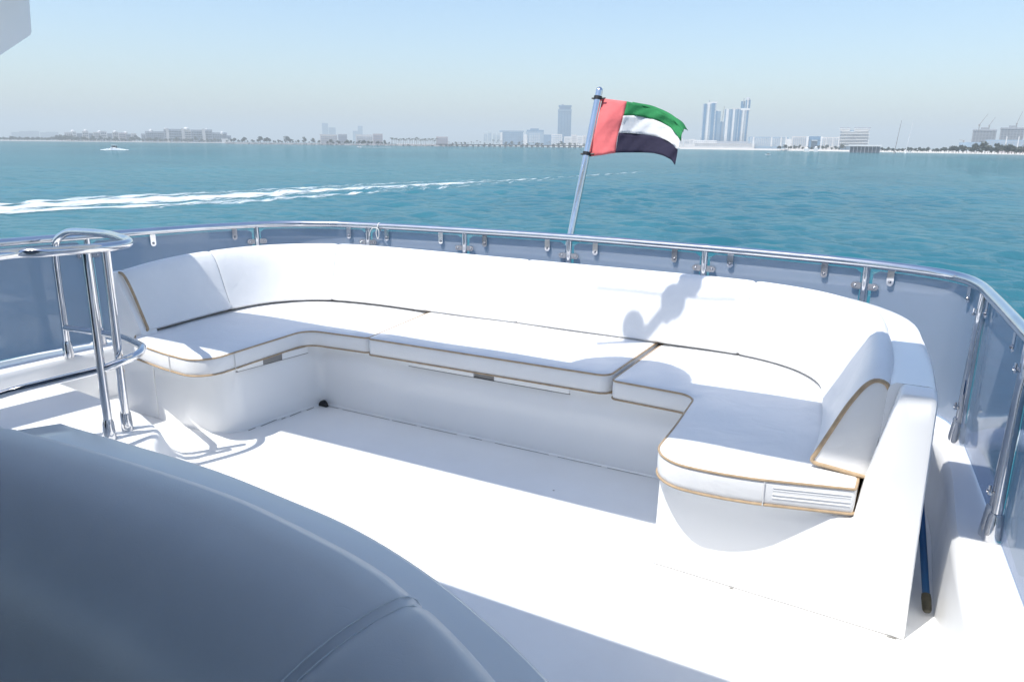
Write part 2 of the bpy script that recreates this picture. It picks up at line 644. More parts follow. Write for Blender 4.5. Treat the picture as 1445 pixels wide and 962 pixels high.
def shell_mod(i, d, z):
    t = i / (len(shell_path) - 1)
    k = max(0.0, min(1.0, (t - .06) / .6)); k = k * k * (3 - 2 * k)
    if d > .25: d = d - (1 - k) * .11
    endf = min(1, min(t, 1 - t) / .12)
    if z > .5: z = z - .0 * (1 - endf)
    return d, z
shell_path = resample(catmull([Vector((*p, 0)) for p in ([(-3.74, 2.6985)] + SEAT[1:-1] + [(-.2005, 2.55)])], 10), .05)
bm = bmesh.new()
add_sweep(bm, shell_path, [(.02, .01), (.02, .37), (.19, .375), (.2, .80), (.206, .822), (.222, .832), (.315, .832), (.332, .826), (.34, .808), (.352, .01)], shell_mod)
build('moulded_shell', bm, GEL, sofa)

# U-shaped plinth
plinth = fillet([(-3.678, 2.602, .0), (-3.13, 2.600, .16), (-3.045, 3.26, .075), (-.80, 3.245, .07), (-.716, 2.5975, .0), (-.60, 2.592, .0), (-.60, 3.2, .05), (-.30, 3.62, .2), (-.6, 3.87, .2), (-3.4, 3.87, .2), (-3.72, 3.5, .2), (-3.72, 2.70, .0), (-3.678, 2.70, .0)], 8)
bm = slab(dens(plinth, .12), [(0.008, 0.001), (0.0, .010), (-.001, .2), (-.003, .374), (-.007, .381)])
build('plinth', bm, GEL, sofa)

# starboard arm front: plinth end, notch for the cushion and shell end in one moulding
def arm_front(poly, y_at, depth, name, bev=.014):
    b = bmesh.new()
    add_slab(b, ccw(dens(poly, .06)), [(0, -depth), (0, -bev), (-bev * .3, -bev * .3), (-bev, 0)], None, .06)
    for v in b.verts:
        x, z, d = v.co
        v.co = Vector((x, y_at(x) - d, z))
    return build(name, b, GEL, sofa)
arm_front([V2(*p) for p in fillet([(-.714, .001, 0), (.152, .001, 0), (.138, .832, .02), (.036, .832, .02), (-.030, .50, .02), (-.047, .378, .01), (-.706, .378, .01)], 4)],
          lambda x: 2.499 - (x + .714) * .0575, .097, 'arm_front')
arm_front([V2(*p) for p in fillet([(-3.965, .001, 0), (-3.68, .001, 0), (-3.68, .378, .005), (-3.70, .40, .01), (-3.765, .55, .1), (-3.90, .80, .05), (-3.915, .832, .01), (-3.955, .832, .015)], 4)],
          lambda x: 2.598, .10, 'arm_front', .004)

# hatch strips under the cushions; grey hand notches and dark lines paint their shade
def lid(x0, x1, n0, n1, y, z0, z1):
    for a, b_ in ((x0, n0), (n1, x1)):
        build('drawer_front', box(a, b_, y - .003, y + .02, z0, z1, .002), GEL, sofa)
    build('hand_notch', box(n0 + .0005, n1 - .0005, y + .006, y + .02, z0 + .001, z1 + .02), SHADOWGAP, sofa)
    build('shadow_line', box(x0 - .004, x1 + .004, y - .0015, y + .02, z0 - .0035, z0 - .0005), CAULK_SHADE, sofa)
lid(-2.375, -1.40, -1.955, -1.83, 3.247, .347, .382)
def side_lid(y0, y1, n0, n1, x):
    def pl(ya, yb, off, z0, z1):
        b = bmesh.new()
        vs_ = []
        for yy in (ya, yb):
            xx = x(yy)
            for dx, z in ((off, z0), (off, z1), (-.02, z1), (-.02, z0)):
                vs_.append(b.verts.new((xx + dx, yy, z)))
        for k in range(4):
            b.faces.new((vs_[k], vs_[(k + 1) % 4], vs_[4 + (k + 1) % 4], vs_[4 + k]))
        b.faces.new(vs_[:4]); b.faces.new(vs_[4:][::-1])
        return b
    build('drawer_front', pl(y0, n0, .003, .345, .382), GEL, sofa)
    build('drawer_front', pl(n1, y1, .003, .345, .382), GEL, sofa)
    build('hand_notch', pl(n0 + .001, n1 - .001, .0021, .346, .392), SHADOWGAP, sofa)
    build('shadow_line', pl(y0 - .004, y1 + .004, .0018, .3415, .3445), CAULK_SHADE, sofa)
side_lid(2.70, 3.17, 2.86, 2.99, lambda y: -3.117 + (y - 2.70) * .1288 + .002)

# caulk line and cable hole where the plinth meets the deck
bm = bmesh.new()
for x0, x1 in ((-2.99, -2.9), (-2.87, -2.52), (-2.5, -2.33), (-2.3, -2.06), (-1.98, -1.9), (-1.82, -1.5), (-1.45, -1.21), (-1.18, -.95), (-.93, -.80)):
    add_box(bm, x0, x1, 3.2385, 3.2405, .0005, .0015 + .001 * random.random())
build('caulk_line', bm, CAULK_SHADE, sofa)
bm = bmesh.new()
for y0, ln in ((2.72, .05), (2.80, .12), (2.94, .03), (3.0, .09), (3.12, .06)):
    xx = -3.118 + (y0 - 2.62) * .131 + .010
    add_box(bm, xx, xx + .003, y0, y0 + ln, .001, .003)
build('caulk_line', bm, CAULK_SHADE, sofa)
bm = bmesh.new()
for x0, x1 in ((-.415, -.40), (.10, .13)):
    build('caulk_line', box(x0, x1, 2.495 - (x0 + .714) * .0575, 2.4975 - (x0 + .714) * .0575, .001, .004), CAULK_SHADE, sofa)
bm = bmesh.new()
r_ = [bm.verts.new((-3.005 + .030 * math.cos(a), 3.216, .002 + .036 * math.sin(a))) for a in np.linspace(0, math.pi, 12)]
r2 = [bm.verts.new((-3.005 + .030 * math.cos(a), 3.236, .002 + .036 * math.sin(a))) for a in np.linspace(0, math.pi, 12)]
bm.faces.new(r_)
for k in range(11): bm.faces.new((r_[k], r_[k + 1], r2[k + 1], r2[k]))
build('cable_hole', bm, BLACK, sofa)

# backrest: padded roll swept along the seat line, with stitched seams
BACK = [(0.0, .513), (.010, .538), (.045, .63), (.085, .735), (.115, .80), (.138, .84), (.160, .862), (.180, .866), (.200, .858), (.214, .835), (.215, .80), (.198, .62), (.186, .480), (.10, .491), (.016, .499)]
def arc_pos(path, targets):
    out = []
    for tx, ty in targets:
        best = min(range(len(path)), key=lambda i: (path[i].x - tx) ** 2 + (path[i].y - ty) ** 2)
        out.append(best)
    return out
back_path = resample(catmull([Vector((*p, 0)) for p in SEAT], 10), .02)
_sm = arc_pos(back_path, [(-3.79, 3.28), (-3.44, 3.83), (-2.04, 3.87), (-.72, 3.84)])
_bp = []
for i, p in enumerate(back_path):
    if i in _sm:
        a, b_ = back_path[i - 1], back_path[i + 1]
        _bp += [p.lerp(a, k) for k in (.5, .25, .1)] + [p] + [p.lerp(b_, k) for k in (.1, .25, .5)]
    else:
        _bp.append(p)
back_path = _bp
ARC = [0.0]
for a, b_ in zip(back_path[:-1], back_path[1:]): ARC.append(ARC[-1] + (b_ - a).length)
SEAMS = arc_pos(back_path, [(-3.79, 3.28), (-3.44, 3.83), (-2.04, 3.87), (-.72, 3.84)])
def back_mod(i, d, z):
    t = ARC[i] / ARC[-1]
    e = min(ARC[i], ARC[-1] - ARC[i])
    # ends slightly lower and rounded, padding pinched at the seams, slight waviness
    k = max(0, 1 - e / .5)
    if z > .5: z = .5 + (z - .5) * (1 - .095 * k * k)
    if d > .1 and t < .2: d = d * (1 - .0)
    g = 0
    for s in SEAMS:
        g = max(g, math.exp(-((ARC[i] - ARC[s]) / .014) ** 2) * .004 + math.exp(-((ARC[i] - ARC[s]) / .003) ** 2) * .007)
    rr = max(0, 1 - e / .03)
    cd, cz = .11, .66
    sc = 1 - rr * rr * .035
    d = cd + (d - cd) * sc; z = cz + (z - cz) * sc
    w = .004 * math.sin(ARC[i] * 5.5 + 3 * z) + .003 * math.sin(ARC[i] * 2.35 + 8 * z)
    vx, vz = cd - d, cz - z
    L = math.hypot(vx, vz) or 1
    if z > .49:
        d += vx / L * g - (w if d < .12 else 0) * min(1, e / .1)
        z += vz / L * g
    return d, z
bm = bmesh.new()
rings = add_sweep(bm, back_path, BACK, back_mod)
end0 = [v.co.copy() for v in rings[0]]
end1 = [v.co.copy() for v in rings[-1]]
seam_lines = []
for s in SEAMS:
    seam_lines.append([v.co.copy() for v in rings[s]][1:9])
back = build('backrest', bm, VINYL, sofa, angle=60)
for e_ in (end0, end1):
    line = [e_[12], e_[13] * .5 + e_[14] * .5, e_[14], e_[0]] + e_[1:10]
    build('piping', tube(resample(catmull(line, 5), .012), .0075, 8), PIPING, back)
for ln in seam_lines:
    build('seam', tube(resample(catmull(ln, 4), .02), .0019, 5), GREYSEAM, back)

# seat cushions, loose on the plinth
def cushion(name_label, outline, zb, h, seams=()):
    o = dens(ccw(fillet(outline, 9)), .035)
    cx = sum(p.x for p in o) / len(o); cy = sum(p.y for p in o) / len(o)
    t = thing('seat_cushion', name_label, 'cushion', (cx, cy, zb), 'white seat cushions on the sofa')
    lay = [(-.02, zb), (-.006, zb + .003), (.0, zb + .010), (.002, zb + h * .3), (.003, zb + h * .5), (.002, zb + h * .8), (.0, zb + h - .012), (-.004, zb + h - .004), (-.010, zb + h - .0005)]
    b = bmesh.new()
    ph = random.random() * 6
    def crown(c, d):
        k = min(1, d / .20); k = k * (2 - k)
        return .007 * k + min(1, d / .05) * (.0016 * math.sin(c.x * 9 + ph + 2 * math.sin(c.y * 5)) + .0012 * math.sin(c.y * 14 + c.x * 4))
    add_slab(b, o, lay, crown, .045)
    build('cover', b, VINYL, t, angle=60)
    for off, z in ((.0005, zb + h - .006), (.002, zb + .008)):
        q = [Vector((p.x, p.y, z)) for p in offset_poly(o, off)]
        build('piping', tube(q, .0047, 7, True), PIPING, t)
    return t, o
c_left, o_left = cushion('L-shaped seat cushion on the port end of the sofa by the steel stair rail',
    [(-3.80, 2.60, .03), (-3.66, 2.49, .10), (-3.35, 2.435, .5), (-3.04, 2.405, .15), (-3.068, 3.185, .10), (-2.632, 3.215, .03), (-2.72, 3.96, .02), (-3.40, 3.96, .4), (-3.90, 3.70, .3)], .383, .100)
c_mid, o_mid = cushion('straight middle seat cushion lying between the two L-shaped cushions',
    [(-2.606, 3.175, .035), (-1.178, 3.195, .06), (-1.168, 3.96, .02), (-2.688, 3.96, .02)], .388, .106)
c_right, o_right = cushion('L-shaped seat cushion with a zip on its front on the starboard end of the sofa',
    [(-1.150, 3.165, .03), (-.745, 3.14, .09), (-.722, 2.75, 1.0), (-.712, 2.385, .15), (-.42, 2.378, .9), (-.050, 2.478, .016), (-.04, 3.5, .3), (-.5, 3.96, .3), (-1.140, 3.96, .02)], .383, .102)
# zip panel and vertical seams on cushion fronts
def front_strip(t, o, pa, pb, z0, z1, r, name, mat, off=.0068):
    """thin bead along the cushion front between the outline points nearest pa and pb"""
    ia = min(range(len(o)), key=lambda i: (o[i] - Vector(pa)).length)
    ib = min(range(len(o)), key=lambda i: (o[i] - Vector(pb)).length)
    q = offset_poly(o, off)
    if ia <= ib: idx = list(range(ia, ib + 1))
    else: idx = list(range(ia, ib - 1, -1))
    build(name, tube([Vector((q[i].x, q[i].y, z0 + (z1 - z0) * k / max(1, len(idx) - 1))) for k, i in enumerate(idx)], r, 6), mat, t)
GREYZIP = simple('zip_tape', (.66, .66, .66), .6, var=.1)
for z, m_, rr in ((.420, VINYL, .0022), (.433, VINYL, .0030), (.447, GREYZIP, .0014), (.457, VINYL, .0024)):
    front_strip(c_right, o_right, (-.30, 2.385), (-.075, 2.468), z, z, rr, 'zip', m_, .0026)
def vseam(t, o, pa, z0, z1):
    i = min(range(len(o)), key=lambda k: (o[k] - Vector(pa)).length)
    q = offset_poly(o, .0065)[i]
    build('seam', tube([(q.x, q.y, z0), (q.x, q.y, (z0 + z1) / 2), (q.x, q.y, z1)], .0022, 6), GREYZIP, t)
vseam(c_right, o_right, (-.305, 2.37), .39, .475)
vseam(c_left, o_left, (-3.28, 2.43), .39, .475)
vseam(c_left, o_left, (-3.045, 2.62), .39, .475)

# ------------------------------------------------------------------ stainless guard rail round the stern
RAIL_Z = .98
RAIL = [(-4.62, -3.0), (-4.62, 0.5), (-4.58, 1.6), (-4.52, 2.34), (-4.46, 2.64), (-4.33, 3.15), (-4.20, 3.56), (-3.99, 3.92), (-3.72, 4.10), (-3.39, 4.195), (-2.66, 4.29), (-1.90, 4.335), (-1.04, 4.30),
        (-.50, 4.235), (-.18, 4.165), (.06, 4.07), (.215, 3.95), (.288, 3.76), (.322, 3.45), (.365, 2.87), (.385, 2.60), (.44, 1.8), (.50, .6), (.53, -1), (.53, -3)]
rail_pts = resample(catmull([Vector((*p, RAIL_Z)) for p in RAIL], 10), .03)
guard = thing('guard_rail', 'polished steel guard rail with smoked acrylic panels running round the stern of the deck', 'railing', (-1.9, 4.3, .3))
build('top_rail', tube(rail_pts, .0235, 16), STEEL, guard)
rail_n = normals2d(rail_pts)
def rail_at(pt):
    return min(range(len(rail_pts)), key=lambda i: (rail_pts[i].x - pt[0]) ** 2 + (rail_pts[i].y - pt[1]) ** 2)
POSTS = [(-4.6, .9), (-4.43, 2.80), (-4.08, 3.79), (-3.39, 4.195), (-2.66, 4.29), (-1.90, 4.335), (-1.04, 4.30), (-.18, 4.165), (.300, 3.63), (.372, 2.74), (.44, 1.75), (.5, .6)]
post_idx = [rail_at(p) for p in POSTS]
def post(i, twin):
    p = rail_pts[i]
    n = rail_n[i]
    tdir = Vector((n.y, -n.x))
    inb = Vector((-n.x, -n.y, 0))
    base = Vector((p.x, p.y, .302)) + inb * .012
    b = bmesh.new()
    o_ = build('post', tube([base + Vector((0, 0, .0)), base + Vector((0, 0, .08)), Vector((p.x, p.y, RAIL_Z - .014))], .0195, 14), STEEL, guard)
    if twin:  # added second tube stands in for the post's mirror image in the panel
        q = Vector((tdir.x, tdir.y, 0)) * .036
        build('mirror_tube', tube([base + q + Vector((0, 0, .0)), base + q * .9 + Vector((0, 0, .5)), Vector((p.x, p.y, RAIL_Z - .014)) + q * .6], .0165, 12), STEEL, o_)
    b = bmesh.new()
    add_tube(b, [base + Vector((0, 0, -.004)), base + Vector((0, 0, .02)), base + Vector((0, 0, .085)), base + Vector((0, 0, .105)), base + Vector((0, 0, .112))], [.036, .035, .028, .026, .021], 14)
    build('ferrule', b, STEEL, o_)
    if twin:  # foot of the added mirror-image tube
        b = bmesh.new()
        c2 = base + Vector((tdir.x, tdir.y, 0)) * .036
        add_tube(b, [c2 + Vector((0, 0, -.004)), c2 + Vector((0, 0, .02)), c2 + Vector((0, 0, .085)), c2 + Vector((0, 0, .1))], [.03, .029, .023, .018], 12)
        build('ferrule', b, STEEL, o_)
    return o_, base
def bracket_plate(i, z, half, parent):
    """flat plate with rounded ends on the inboard side, spanning the joint of two panels"""
    p, n = rail_pts[i], rail_n[i]
    t = Vector((n.y, -n.x, 0)); inb = Vector((-n.x, -n.y, 0))
    c = Vector((p.x, p.y, z)) + inb * .006
    b = bmesh.new()
    out = []
    hh = .017
    for s, a0 in ((1, -90), (-1, 90)):
        for k in range(9):
            a = R(a0 + 180 * k / 8)
            out.append((s * (half - hh) + hh * math.cos(a), hh * math.sin(a)))
    A = [b.verts.new(c + t * u + Vector((0, 0, v)) + inb * .004) for u, v in out]
    B = [b.verts.new(c + t * u + Vector((0, 0, v)) - inb * .002) for u, v in out]
    b.faces.new(A); b.faces.new(B[::-1])
    for k in range(len(A)): b.faces.new((A[k], B[k], B[(k + 1) % len(A)], A[(k + 1) % len(A)]))
    pl_ = build('bracket_plate', b, DARKSTEEL, parent)
    for s in (-1, 1):
        q = c + t * (s * (half - .02)) + inb * .004
        b = bmesh.new()
        add_tube(b, [q, q + inb * .004, q + inb * .007], [.0075, .0065, .003], 8)
        build('bolt', b, STEEL, pl_)
twins = {8, 9}
posts = []
for k, i in enumerate(post_idx):
    o_, base = post(i, k in twins)
    posts.append(o_)
    if k not in twins and k < 10:
        bracket_plate(i, .865, .068, o_)
    if k in twins or k >= 10:
        p, n = rail_pts[i], rail_n[i]
        t = Vector((n.y, -n.x, 0)); inb = Vector((-n.x, -n.y, 0))
        for z in (.88, .46):
            b = bmesh.new()
            c = base.lerp(Vector((p.x, p.y, RAIL_Z)), (z - .302) / (RAIL_Z - .302)) + inb * .012
            add_tube(b, [c, c + inb * .012, c + inb * .024], [.007, .007, .004], 8)
            add_tube(b, [c + inb * .016 - t * .022, c + inb * .016 + t * .03], .0045, 8)
            add_tube(b, [c + inb * .016 + Vector((0, 0, -.012)), c + inb * .016 + Vector((0, 0, .02))], .0045, 8)
            build('panel_fixing', b, STEEL, o_)
# smoked panels between the posts
for a, b_ in zip(post_idx[:-1], post_idx[1:]):
    P = rail_pts[a:b_ + 1]
    N = rail_n[a:b_ + 1]
    gap = .021
    L = 0
    seg = []
    tot = sum((P[k + 1] - P[k]).length for k in range(len(P) - 1))
    for k, p in enumerate(P):
        if k: L += (P[k] - P[k - 1]).length
        if gap <= L <= tot - gap: seg.append(k)
    bmp = bmesh.new()
    prof = [(.008, .312), (.014, .312), (.014, .948), (.008, .948)]
    rr = []
    for k in seg:
        e = min(k - seg[0], seg[-1] - k) * .03
        cut = .02 * max(0, 1 - e / .03)
        rr.append([bmp.verts.new((P[k].x + N[k].x * d, P[k].y + N[k].y * d, z + (cut if z < .5 else -cut))) for d, z in prof])
    for A, B in zip(rr[:-1], rr[1:]):
        for j in range(4): bmp.faces.new((A[j], A[(j + 1) % 4], B[(j + 1) % 4], B[j]))
    bmp.faces.new(rr[0]); bmp.faces.new(rr[-1][::-1])
    build('smoked_panel', bmp, PANEL, guard)
# hanging clips below the top rail
CLIPS = [(-4.325, 3.17), (-4.145, 3.68), (-3.53, 4.155), (-3.25, 4.215), (-2.82, 4.27), (-2.50, 4.305), (-2.06, 4.327), (-1.725, 4.33), (-1.22, 4.31), (-.875, 4.285), (-.365, 4.205), (-.045, 4.12), (.262, 3.84), (.315, 3.52), (.360, 2.93), (.395, 2.45)]
for p_ in CLIPS:
    i = rail_at(p_)
    p, n = rail_pts[i], rail_n[i]
    t = Vector((n.y, -n.x, 0)); inb = Vector((-n.x, -n.y, 0))
    c = Vector((p.x, p.y, RAIL_Z - .018)) + inb * .004
    out = [(-.017, 0), (.017, 0)]
    for k in range(9):
        a = R(0 - 180 * k / 8)
        out.append((.017 * math.cos(a), -.062 + .017 * math.sin(a)))
    b = bmesh.new()
    A = [b.verts.new(c + t * u + Vector((0, 0, v)) + inb * .0035) for u, v in out]
    B = [b.verts.new(c + t * u + Vector((0, 0, v)) - inb * .0) for u, v in out]
    b.faces.new(A); b.faces.new(B[::-1])
    for k in range(len(A)): b.faces.new((A[k], B[k], B[(k + 1) % len(A)], A[(k + 1) % len(A)]))
    cl = build('panel_clip', b, STEEL if random.random() < .7 else DARKSTEEL, guard)
    q = c + Vector((0, 0, -.058)) + inb * .0035
    b = bmesh.new()
    add_tube(b, [q, q + inb * .005, q + inb * .009], [.008, .007, .003], 8)
    build('bolt', b, DARKSTEEL, cl)
# short white cord tied to the rail
i = rail_at((-3.31, 4.205)); p = rail_pts[i]
bm = bmesh.new()
loop = [p + Vector((.004 + .002 * math.sin(3 * a), .026 * math.cos(a), -.004 + .026 * math.sin(a))) for a in np.linspace(0, 2 * math.pi, 14)[:-1]]
add_tube(bm, loop, .004, 6, True)
add_tube(bm, catmull([p + Vector(v) for v in ((0, -.03, -.01), (-.03, -.036, -.012), (-.05, -.04, -.04), (-.056, -.04, -.07))], 5), .0035, 6)
add_tube(bm, catmull([p + Vector(v) for v in ((0, -.03, -.01), (.02, -.036, -.02), (.024, -.036, -.06), (.012, -.036, -.085), (.0, -.036, -.05), (.004, -.034, -.015))], 5), .0035, 6)
tag(build('tied_cord', bm, ROPE), 'short white cord knotted round the stern guard rail', 'cord')

# ------------------------------------------------------------------ stair rail on the port side
stair = thing('stair_rail', 'polished steel stair rail with a looped end standing beside the port end of the sofa', 'railing', (-3.9, 2.3, .05))
UZ, MZ = 1.09, .58
def up(x, y): return Vector((x * (1.55 - UZ) / .52, y * (1.55 - UZ) / .52, UZ))      # traced at 1.03 m, stands at UZ
top = [Vector((-3.05, .3, UZ)), Vector((-3.16, 1.0, UZ))] + [up(*p) for p in [(-3.691, 1.902), (-3.621, 2.056), (-3.557, 2.242), (-3.540, 2.36), (-3.570, 2.455), (-3.66, 2.53), (-3.80, 2.59)]]
top += [Vector((-3.70, 2.44, 1.073)), Vector((-3.98, 2.505, 1.06)), Vector((-4.19, 2.535, 1.042)), Vector((-4.285, 2.52, .99)), Vector((-4.308, 2.515, .90)), Vector((-4.315, 2.515, .82))]
build('top_rail', tube(resample(catmull(top, 8), .02), .0205, 14), STEEL, stair)
def spost(base, topv, ferr=True):
    o_ = build('post', tube([base, base.lerp(topv, .5), topv], .0195, 14), STEEL, stair)
    b = bmesh.new()
    add_tube(b, [base + Vector((0, 0, -.002)), base + Vector((0, 0, .015)), base + Vector((0, 0, .08)), base + Vector((0, 0, .1))], [.031, .030, .026, .02], 14)
    build('ferrule', b, STEEL, o_)
    return o_
STEP_Z = .185
spost(Vector((-3.205, 2.000, STEP_Z)), Vector((-3.215, 2.012, UZ - .006)))
spost(Vector((-3.247, 2.118, STEP_Z)), Vector((-3.205, 2.098, UZ - .006)))
spost(Vector((-4.322, 2.515, .30)), Vector((-4.315, 2.515, .83)))
mid = [Vector((-3.75, 1.3, .33)), Vector((-3.536, 1.726, .43)), Vector((-3.39, 1.87, .475)), Vector((-3.215, 2.005, .525)), Vector((-3.175, 2.06, .545)), Vector((-3.155, 2.115, .56)), Vector((-3.157, 2.165, .57)), Vector((-3.20, 2.215, .575)), Vector((-3.29, 2.265, .572)), Vector((-3.7, 2.42, .53)), Vector((-4.31, 2.515, .48))]
build('mid_rail', tube(resample(catmull(mid, 8), .02), .0185, 12), STEEL, stair)

# ------------------------------------------------------------------ flagpole and flag
pole = thing('flagpole', 'polished steel flagpole leaning aft from the stern rail', 'flagpole', (-1.93, 4.40, .3))
pa, pb = Vector((-1.985, 4.36, .55)), Vector((-1.882, 4.70, 1.885))
build('staff', tube([pa, pa.lerp(pb, .5), pb], .023, 14), STEEL, pole)
build('socket', tube([pa + Vector((0, 0, -.25)), pa + Vector((0, 0, -.1)), pa.lerp(pb, .12)], .03, 12), STEEL, pole)
dirp = (pb - pa).normalized()
build('truck', tube([pb, pb + dirp * .012, pb + dirp * .022], [.023, .02, .008], 12), STEEL, pole)
for f in (.965, .705):
    c = pa.lerp(pb, f)
    b = bmesh.new()
    add_tube(b, [c - dirp * .011, c + dirp * .011], .028, 14)
    add_tube(b, [c + Vector((.024, 0, 0)), c + Vector((.05, 0, 0))], .006, 6)
    add_tube(b, [c - Vector((.024, 0, 0)), c - Vector((.042, 0, .0))], .006, 6)
    build('black_clamp', b, BLACK, pole)

flag = thing('flag', 'red, green, white and black national flag flying from the stern flagpole', 'flag', tuple(pa.lerp(pb, .84)))
# rows: fraction down the hoist 0..1, given as columns along the fly (x, z on the plane of the pole, plus billow in y)
def eye_plane(px, py, y):
    d = CAM_M @ Vector(((px - IMG_W / 2) / F_PX, -(py - IMG_H / 2) / F_PX, -1))
    return EYE + d * (y / d.y)
cols = [   # fly fraction, billow, then edge rows: top, green/white, white/black, bottom
    (0.00, 4.655, (850, 139), (844, 166), (838, 192), (832, 221)),
    (0.14, 4.66, (866, 141), (860, 165), (855, 191), (849, 219)),
    (0.28, 4.69, (885, 143.5), (880, 163.5), (873, 188), (868, 216)),
    (0.42, 4.73, (902, 148), (898, 163.5), (892, 188.5), (886, 215.5)),
    (0.57, 4.76, (919, 153), (917, 167), (911, 190.5), (905, 215.5)),
    (0.71, 4.74, (935, 160), (935, 174), (930, 194), (922, 216.5)),
    (0.84, 4.69, (948, 168), (949, 183), (944, 200), (935, 219.5)),
    (0.93, 4.65, (957, 177), (957, 193), (952, 206), (945, 225)),
    (1.00, 4.62, (964, 187), (960, 200), (956, 211), (952.5, 233)),
]
FC = [[eye_plane(*c[2 + k], c[1] + (1.5 - k) * .042 - .02 * math.sin(k * 1.4 + c[0] * 4)) for k in range(4)] for c in cols]
# fine grid by Catmull-Rom both ways
rows4 = [catmull([FC[j][k] for j in range(len(FC))], 5) for k in range(4)]
nu = len(rows4[0])
def band(r0, r1, u0, u1, n=5):
    b = bmesh.new()
    G = []
    for u in range(u0, u1 + 1):
        colp = catmull([rows4[k][u] for k in range(4)], 6)
        sub = colp[r0 * 6: r1 * 6 + 1]
        s = u / (nu - 1)
        G.append([b.verts.new(p + Vector((0, .014 * math.sin(s * 17 + j * .5 + r0) * s + .004 * math.sin(s * 47 + j * .9 + r0 * 5.4) * min(1, s * 3), 0))) for j, p in enumerate(sub)])
    for A, B in zip(G[:-1], G[1:]):
        for j in range(len(A) - 1): b.faces.new((A[j], A[j + 1], B[j + 1], B[j]))
    return b
UB = 10
def clothpart(name, b, mat):
    o_ = build(name, b, mat, flag, angle=80)
    md = o_.modifiers.new('thickness', 'SOLIDIFY'); md.thickness = .0016
    return o_
clothpart('red_band', band(0, 3, 0, UB), RED)
clothpart('green_stripe', band(0, 1, UB, nu - 1), GREEN)
clothpart('white_stripe', band(1, 2, UB, nu - 1), WHITE)
clothpart('black_stripe', band(2, 3, UB, nu - 1), BLACKC)
# folded-over upper edge of the green stripe
b = bmesh.new()
G = []
for u in range(UB + 2, nu):
    s = (u - UB - 2) / (nu - UB - 3)
    p = rows4[0][u]
    lift = .024 * math.sin(s * math.pi * .5 + .25)
    G.append([b.verts.new(p + Vector((0, .0, 0))), b.verts.new(p + Vector((-.004, .03, lift))), b.verts.new(p + Vector((.004, .075, lift * (.55 + .4 * math.sin(9 * s))))), b.verts.new(p + Vector((.006, .09, lift * .5 - .03 * (1 - s))))])
for A, B in zip(G[:-1], G[1:]):
    for j in range(3): b.faces.new((A[j], A[j + 1], B[j + 1], B[j]))
clothpart('folded_edge', b, GREEN)
# hoist rope along the red edge
hl = [FC[0][k] + Vector((-.014, 0, 0)) for k in range(4)]
build('hoist_rope', tube([pa.lerp(pb, .955) + Vector((.03, 0, 0))] + hl + [pa.lerp(pb, .71) + Vector((.03, 0, 0))], .004, 6), RED, flag)

# ------------------------------------------------------------------ blue handle left in the gap beside the sofa
brush = thing('boat_brush', 'blue pole with a grimy end lying beside the starboard arm of the sofa', 'brush', (.215, 2.63, .03))
ba, bb = Vector((.216, 2.632, .022)), Vector((.185, 2.86, .16))
far = ba + (bb - ba) * 3.6
cutp = ba + (bb - ba) * .22
build('handle', tube([cutp, ba.lerp(bb, .6), far], .0125, 12), BLUEPLASTIC, brush)
build('end_cap', tube([ba, ba.lerp(cutp, .15), ba.lerp(cutp, .8), cutp + (bb - ba) * .02], [.011, .015, .016, .0145], 12), GRIME, brush)
build('brush_head', box(far.x - .04, far.x + .03, far.y - .03, far.y + .12, far.z - .03, far.z + .03, .01), BLUEPLASTIC, brush)

# ------------------------------------------------------------------ helm bench in the shade of the hardtop
helm = thing('helm_bench', 'white vinyl helm bench with rolled backrest in the shade in the foreground', 'bench', (-1.3, .8, 0))
HS = [(-2.045, .72), (-2.045, 1.02), (-1.99, 1.113), (-1.70, 1.114), (-1.395, 1.111), (-1.14, 1.086), (-.92, 1.056), (-.705, .996), (-.51, .914), (-.367, .838), (-.22, .74), (-.10, .62)]
aft_edge = [Vector((*p, 0)) for p in HS[:2]] + catmull([Vector((*p, 0)) for p in HS[2:]], 6)
inner = [(-.22, .50), (-.34, .60), (-.50, .68), (-.70, .74), (-1.0, .80), (-1.5, .82), (-1.9, .80)]
poly = [Vector((p.x, p.y)) for p in aft_edge] + [Vector(p) for p in inner]
bm = slab(dens(poly, .06), [(-.03, .001), (-.012, .4), (-.004, .76), (-.001, .785), (-.006, .796), (-.014, .800)])
build('moulded_shell', bm, GEL, helm)
HR = [(-2.6, .86), (-2.2, .89), (-1.86, .897), (-1.49, .912), (-1.146, .907), (-.933, .880), (-.737, .842), (-.602, .794), (-.471, .728), (-.36, .655), (-.24, .55)]
helm_path = resample(catmull([Vector((*p, 0)) for p in HR], 10), .02)
HPROF = [(-.335, .46), (-.336, .56), (-.322, .645), (-.290, .722), (-.240, .784), (-.178, .829), (-.11, .858), (-.045, .873), (.005, .876), (.03, .866), (.045, .845), (.05, .80), (.04, .60), (.0, .44), (-.2, .43)]
hseam = arc_pos(helm_path, [(-.60, .795), (-1.9, .9)])
def helm_mod(i, d, z):
    g = 0
    for s in hseam:
        g = max(g, math.exp(-((i - s) / .8) ** 2) * .006)
        g = max(g, math.exp(-((i - s + 2.6) / .8) ** 2) * .0015)
    if z > .48:
        d += (-.12 - d) * g * 6; z -= g * .8
    d -= .006 * math.sin(i * .06 + z * 5) if d < 0 else 0
    return d, z
bm = bmesh.new()
hr = add_sweep(bm, helm_path, HPROF, helm_mod)
hs = [v.co.copy() for v in hr[hseam[0]]][1:12]
hs2 = [v.co.copy() for v in hr[hseam[0] - 1]][1:12]
hback = build('backrest', bm, make_vinyl('helm_seat_vinyl', (.76, .78, .80), .32, .45), helm, angle=60)
for q_ in (hs, hs2): build('seam', tube(resample(catmull(q_, 4), .02), .0016, 6), hback.data.materials[0], hback)
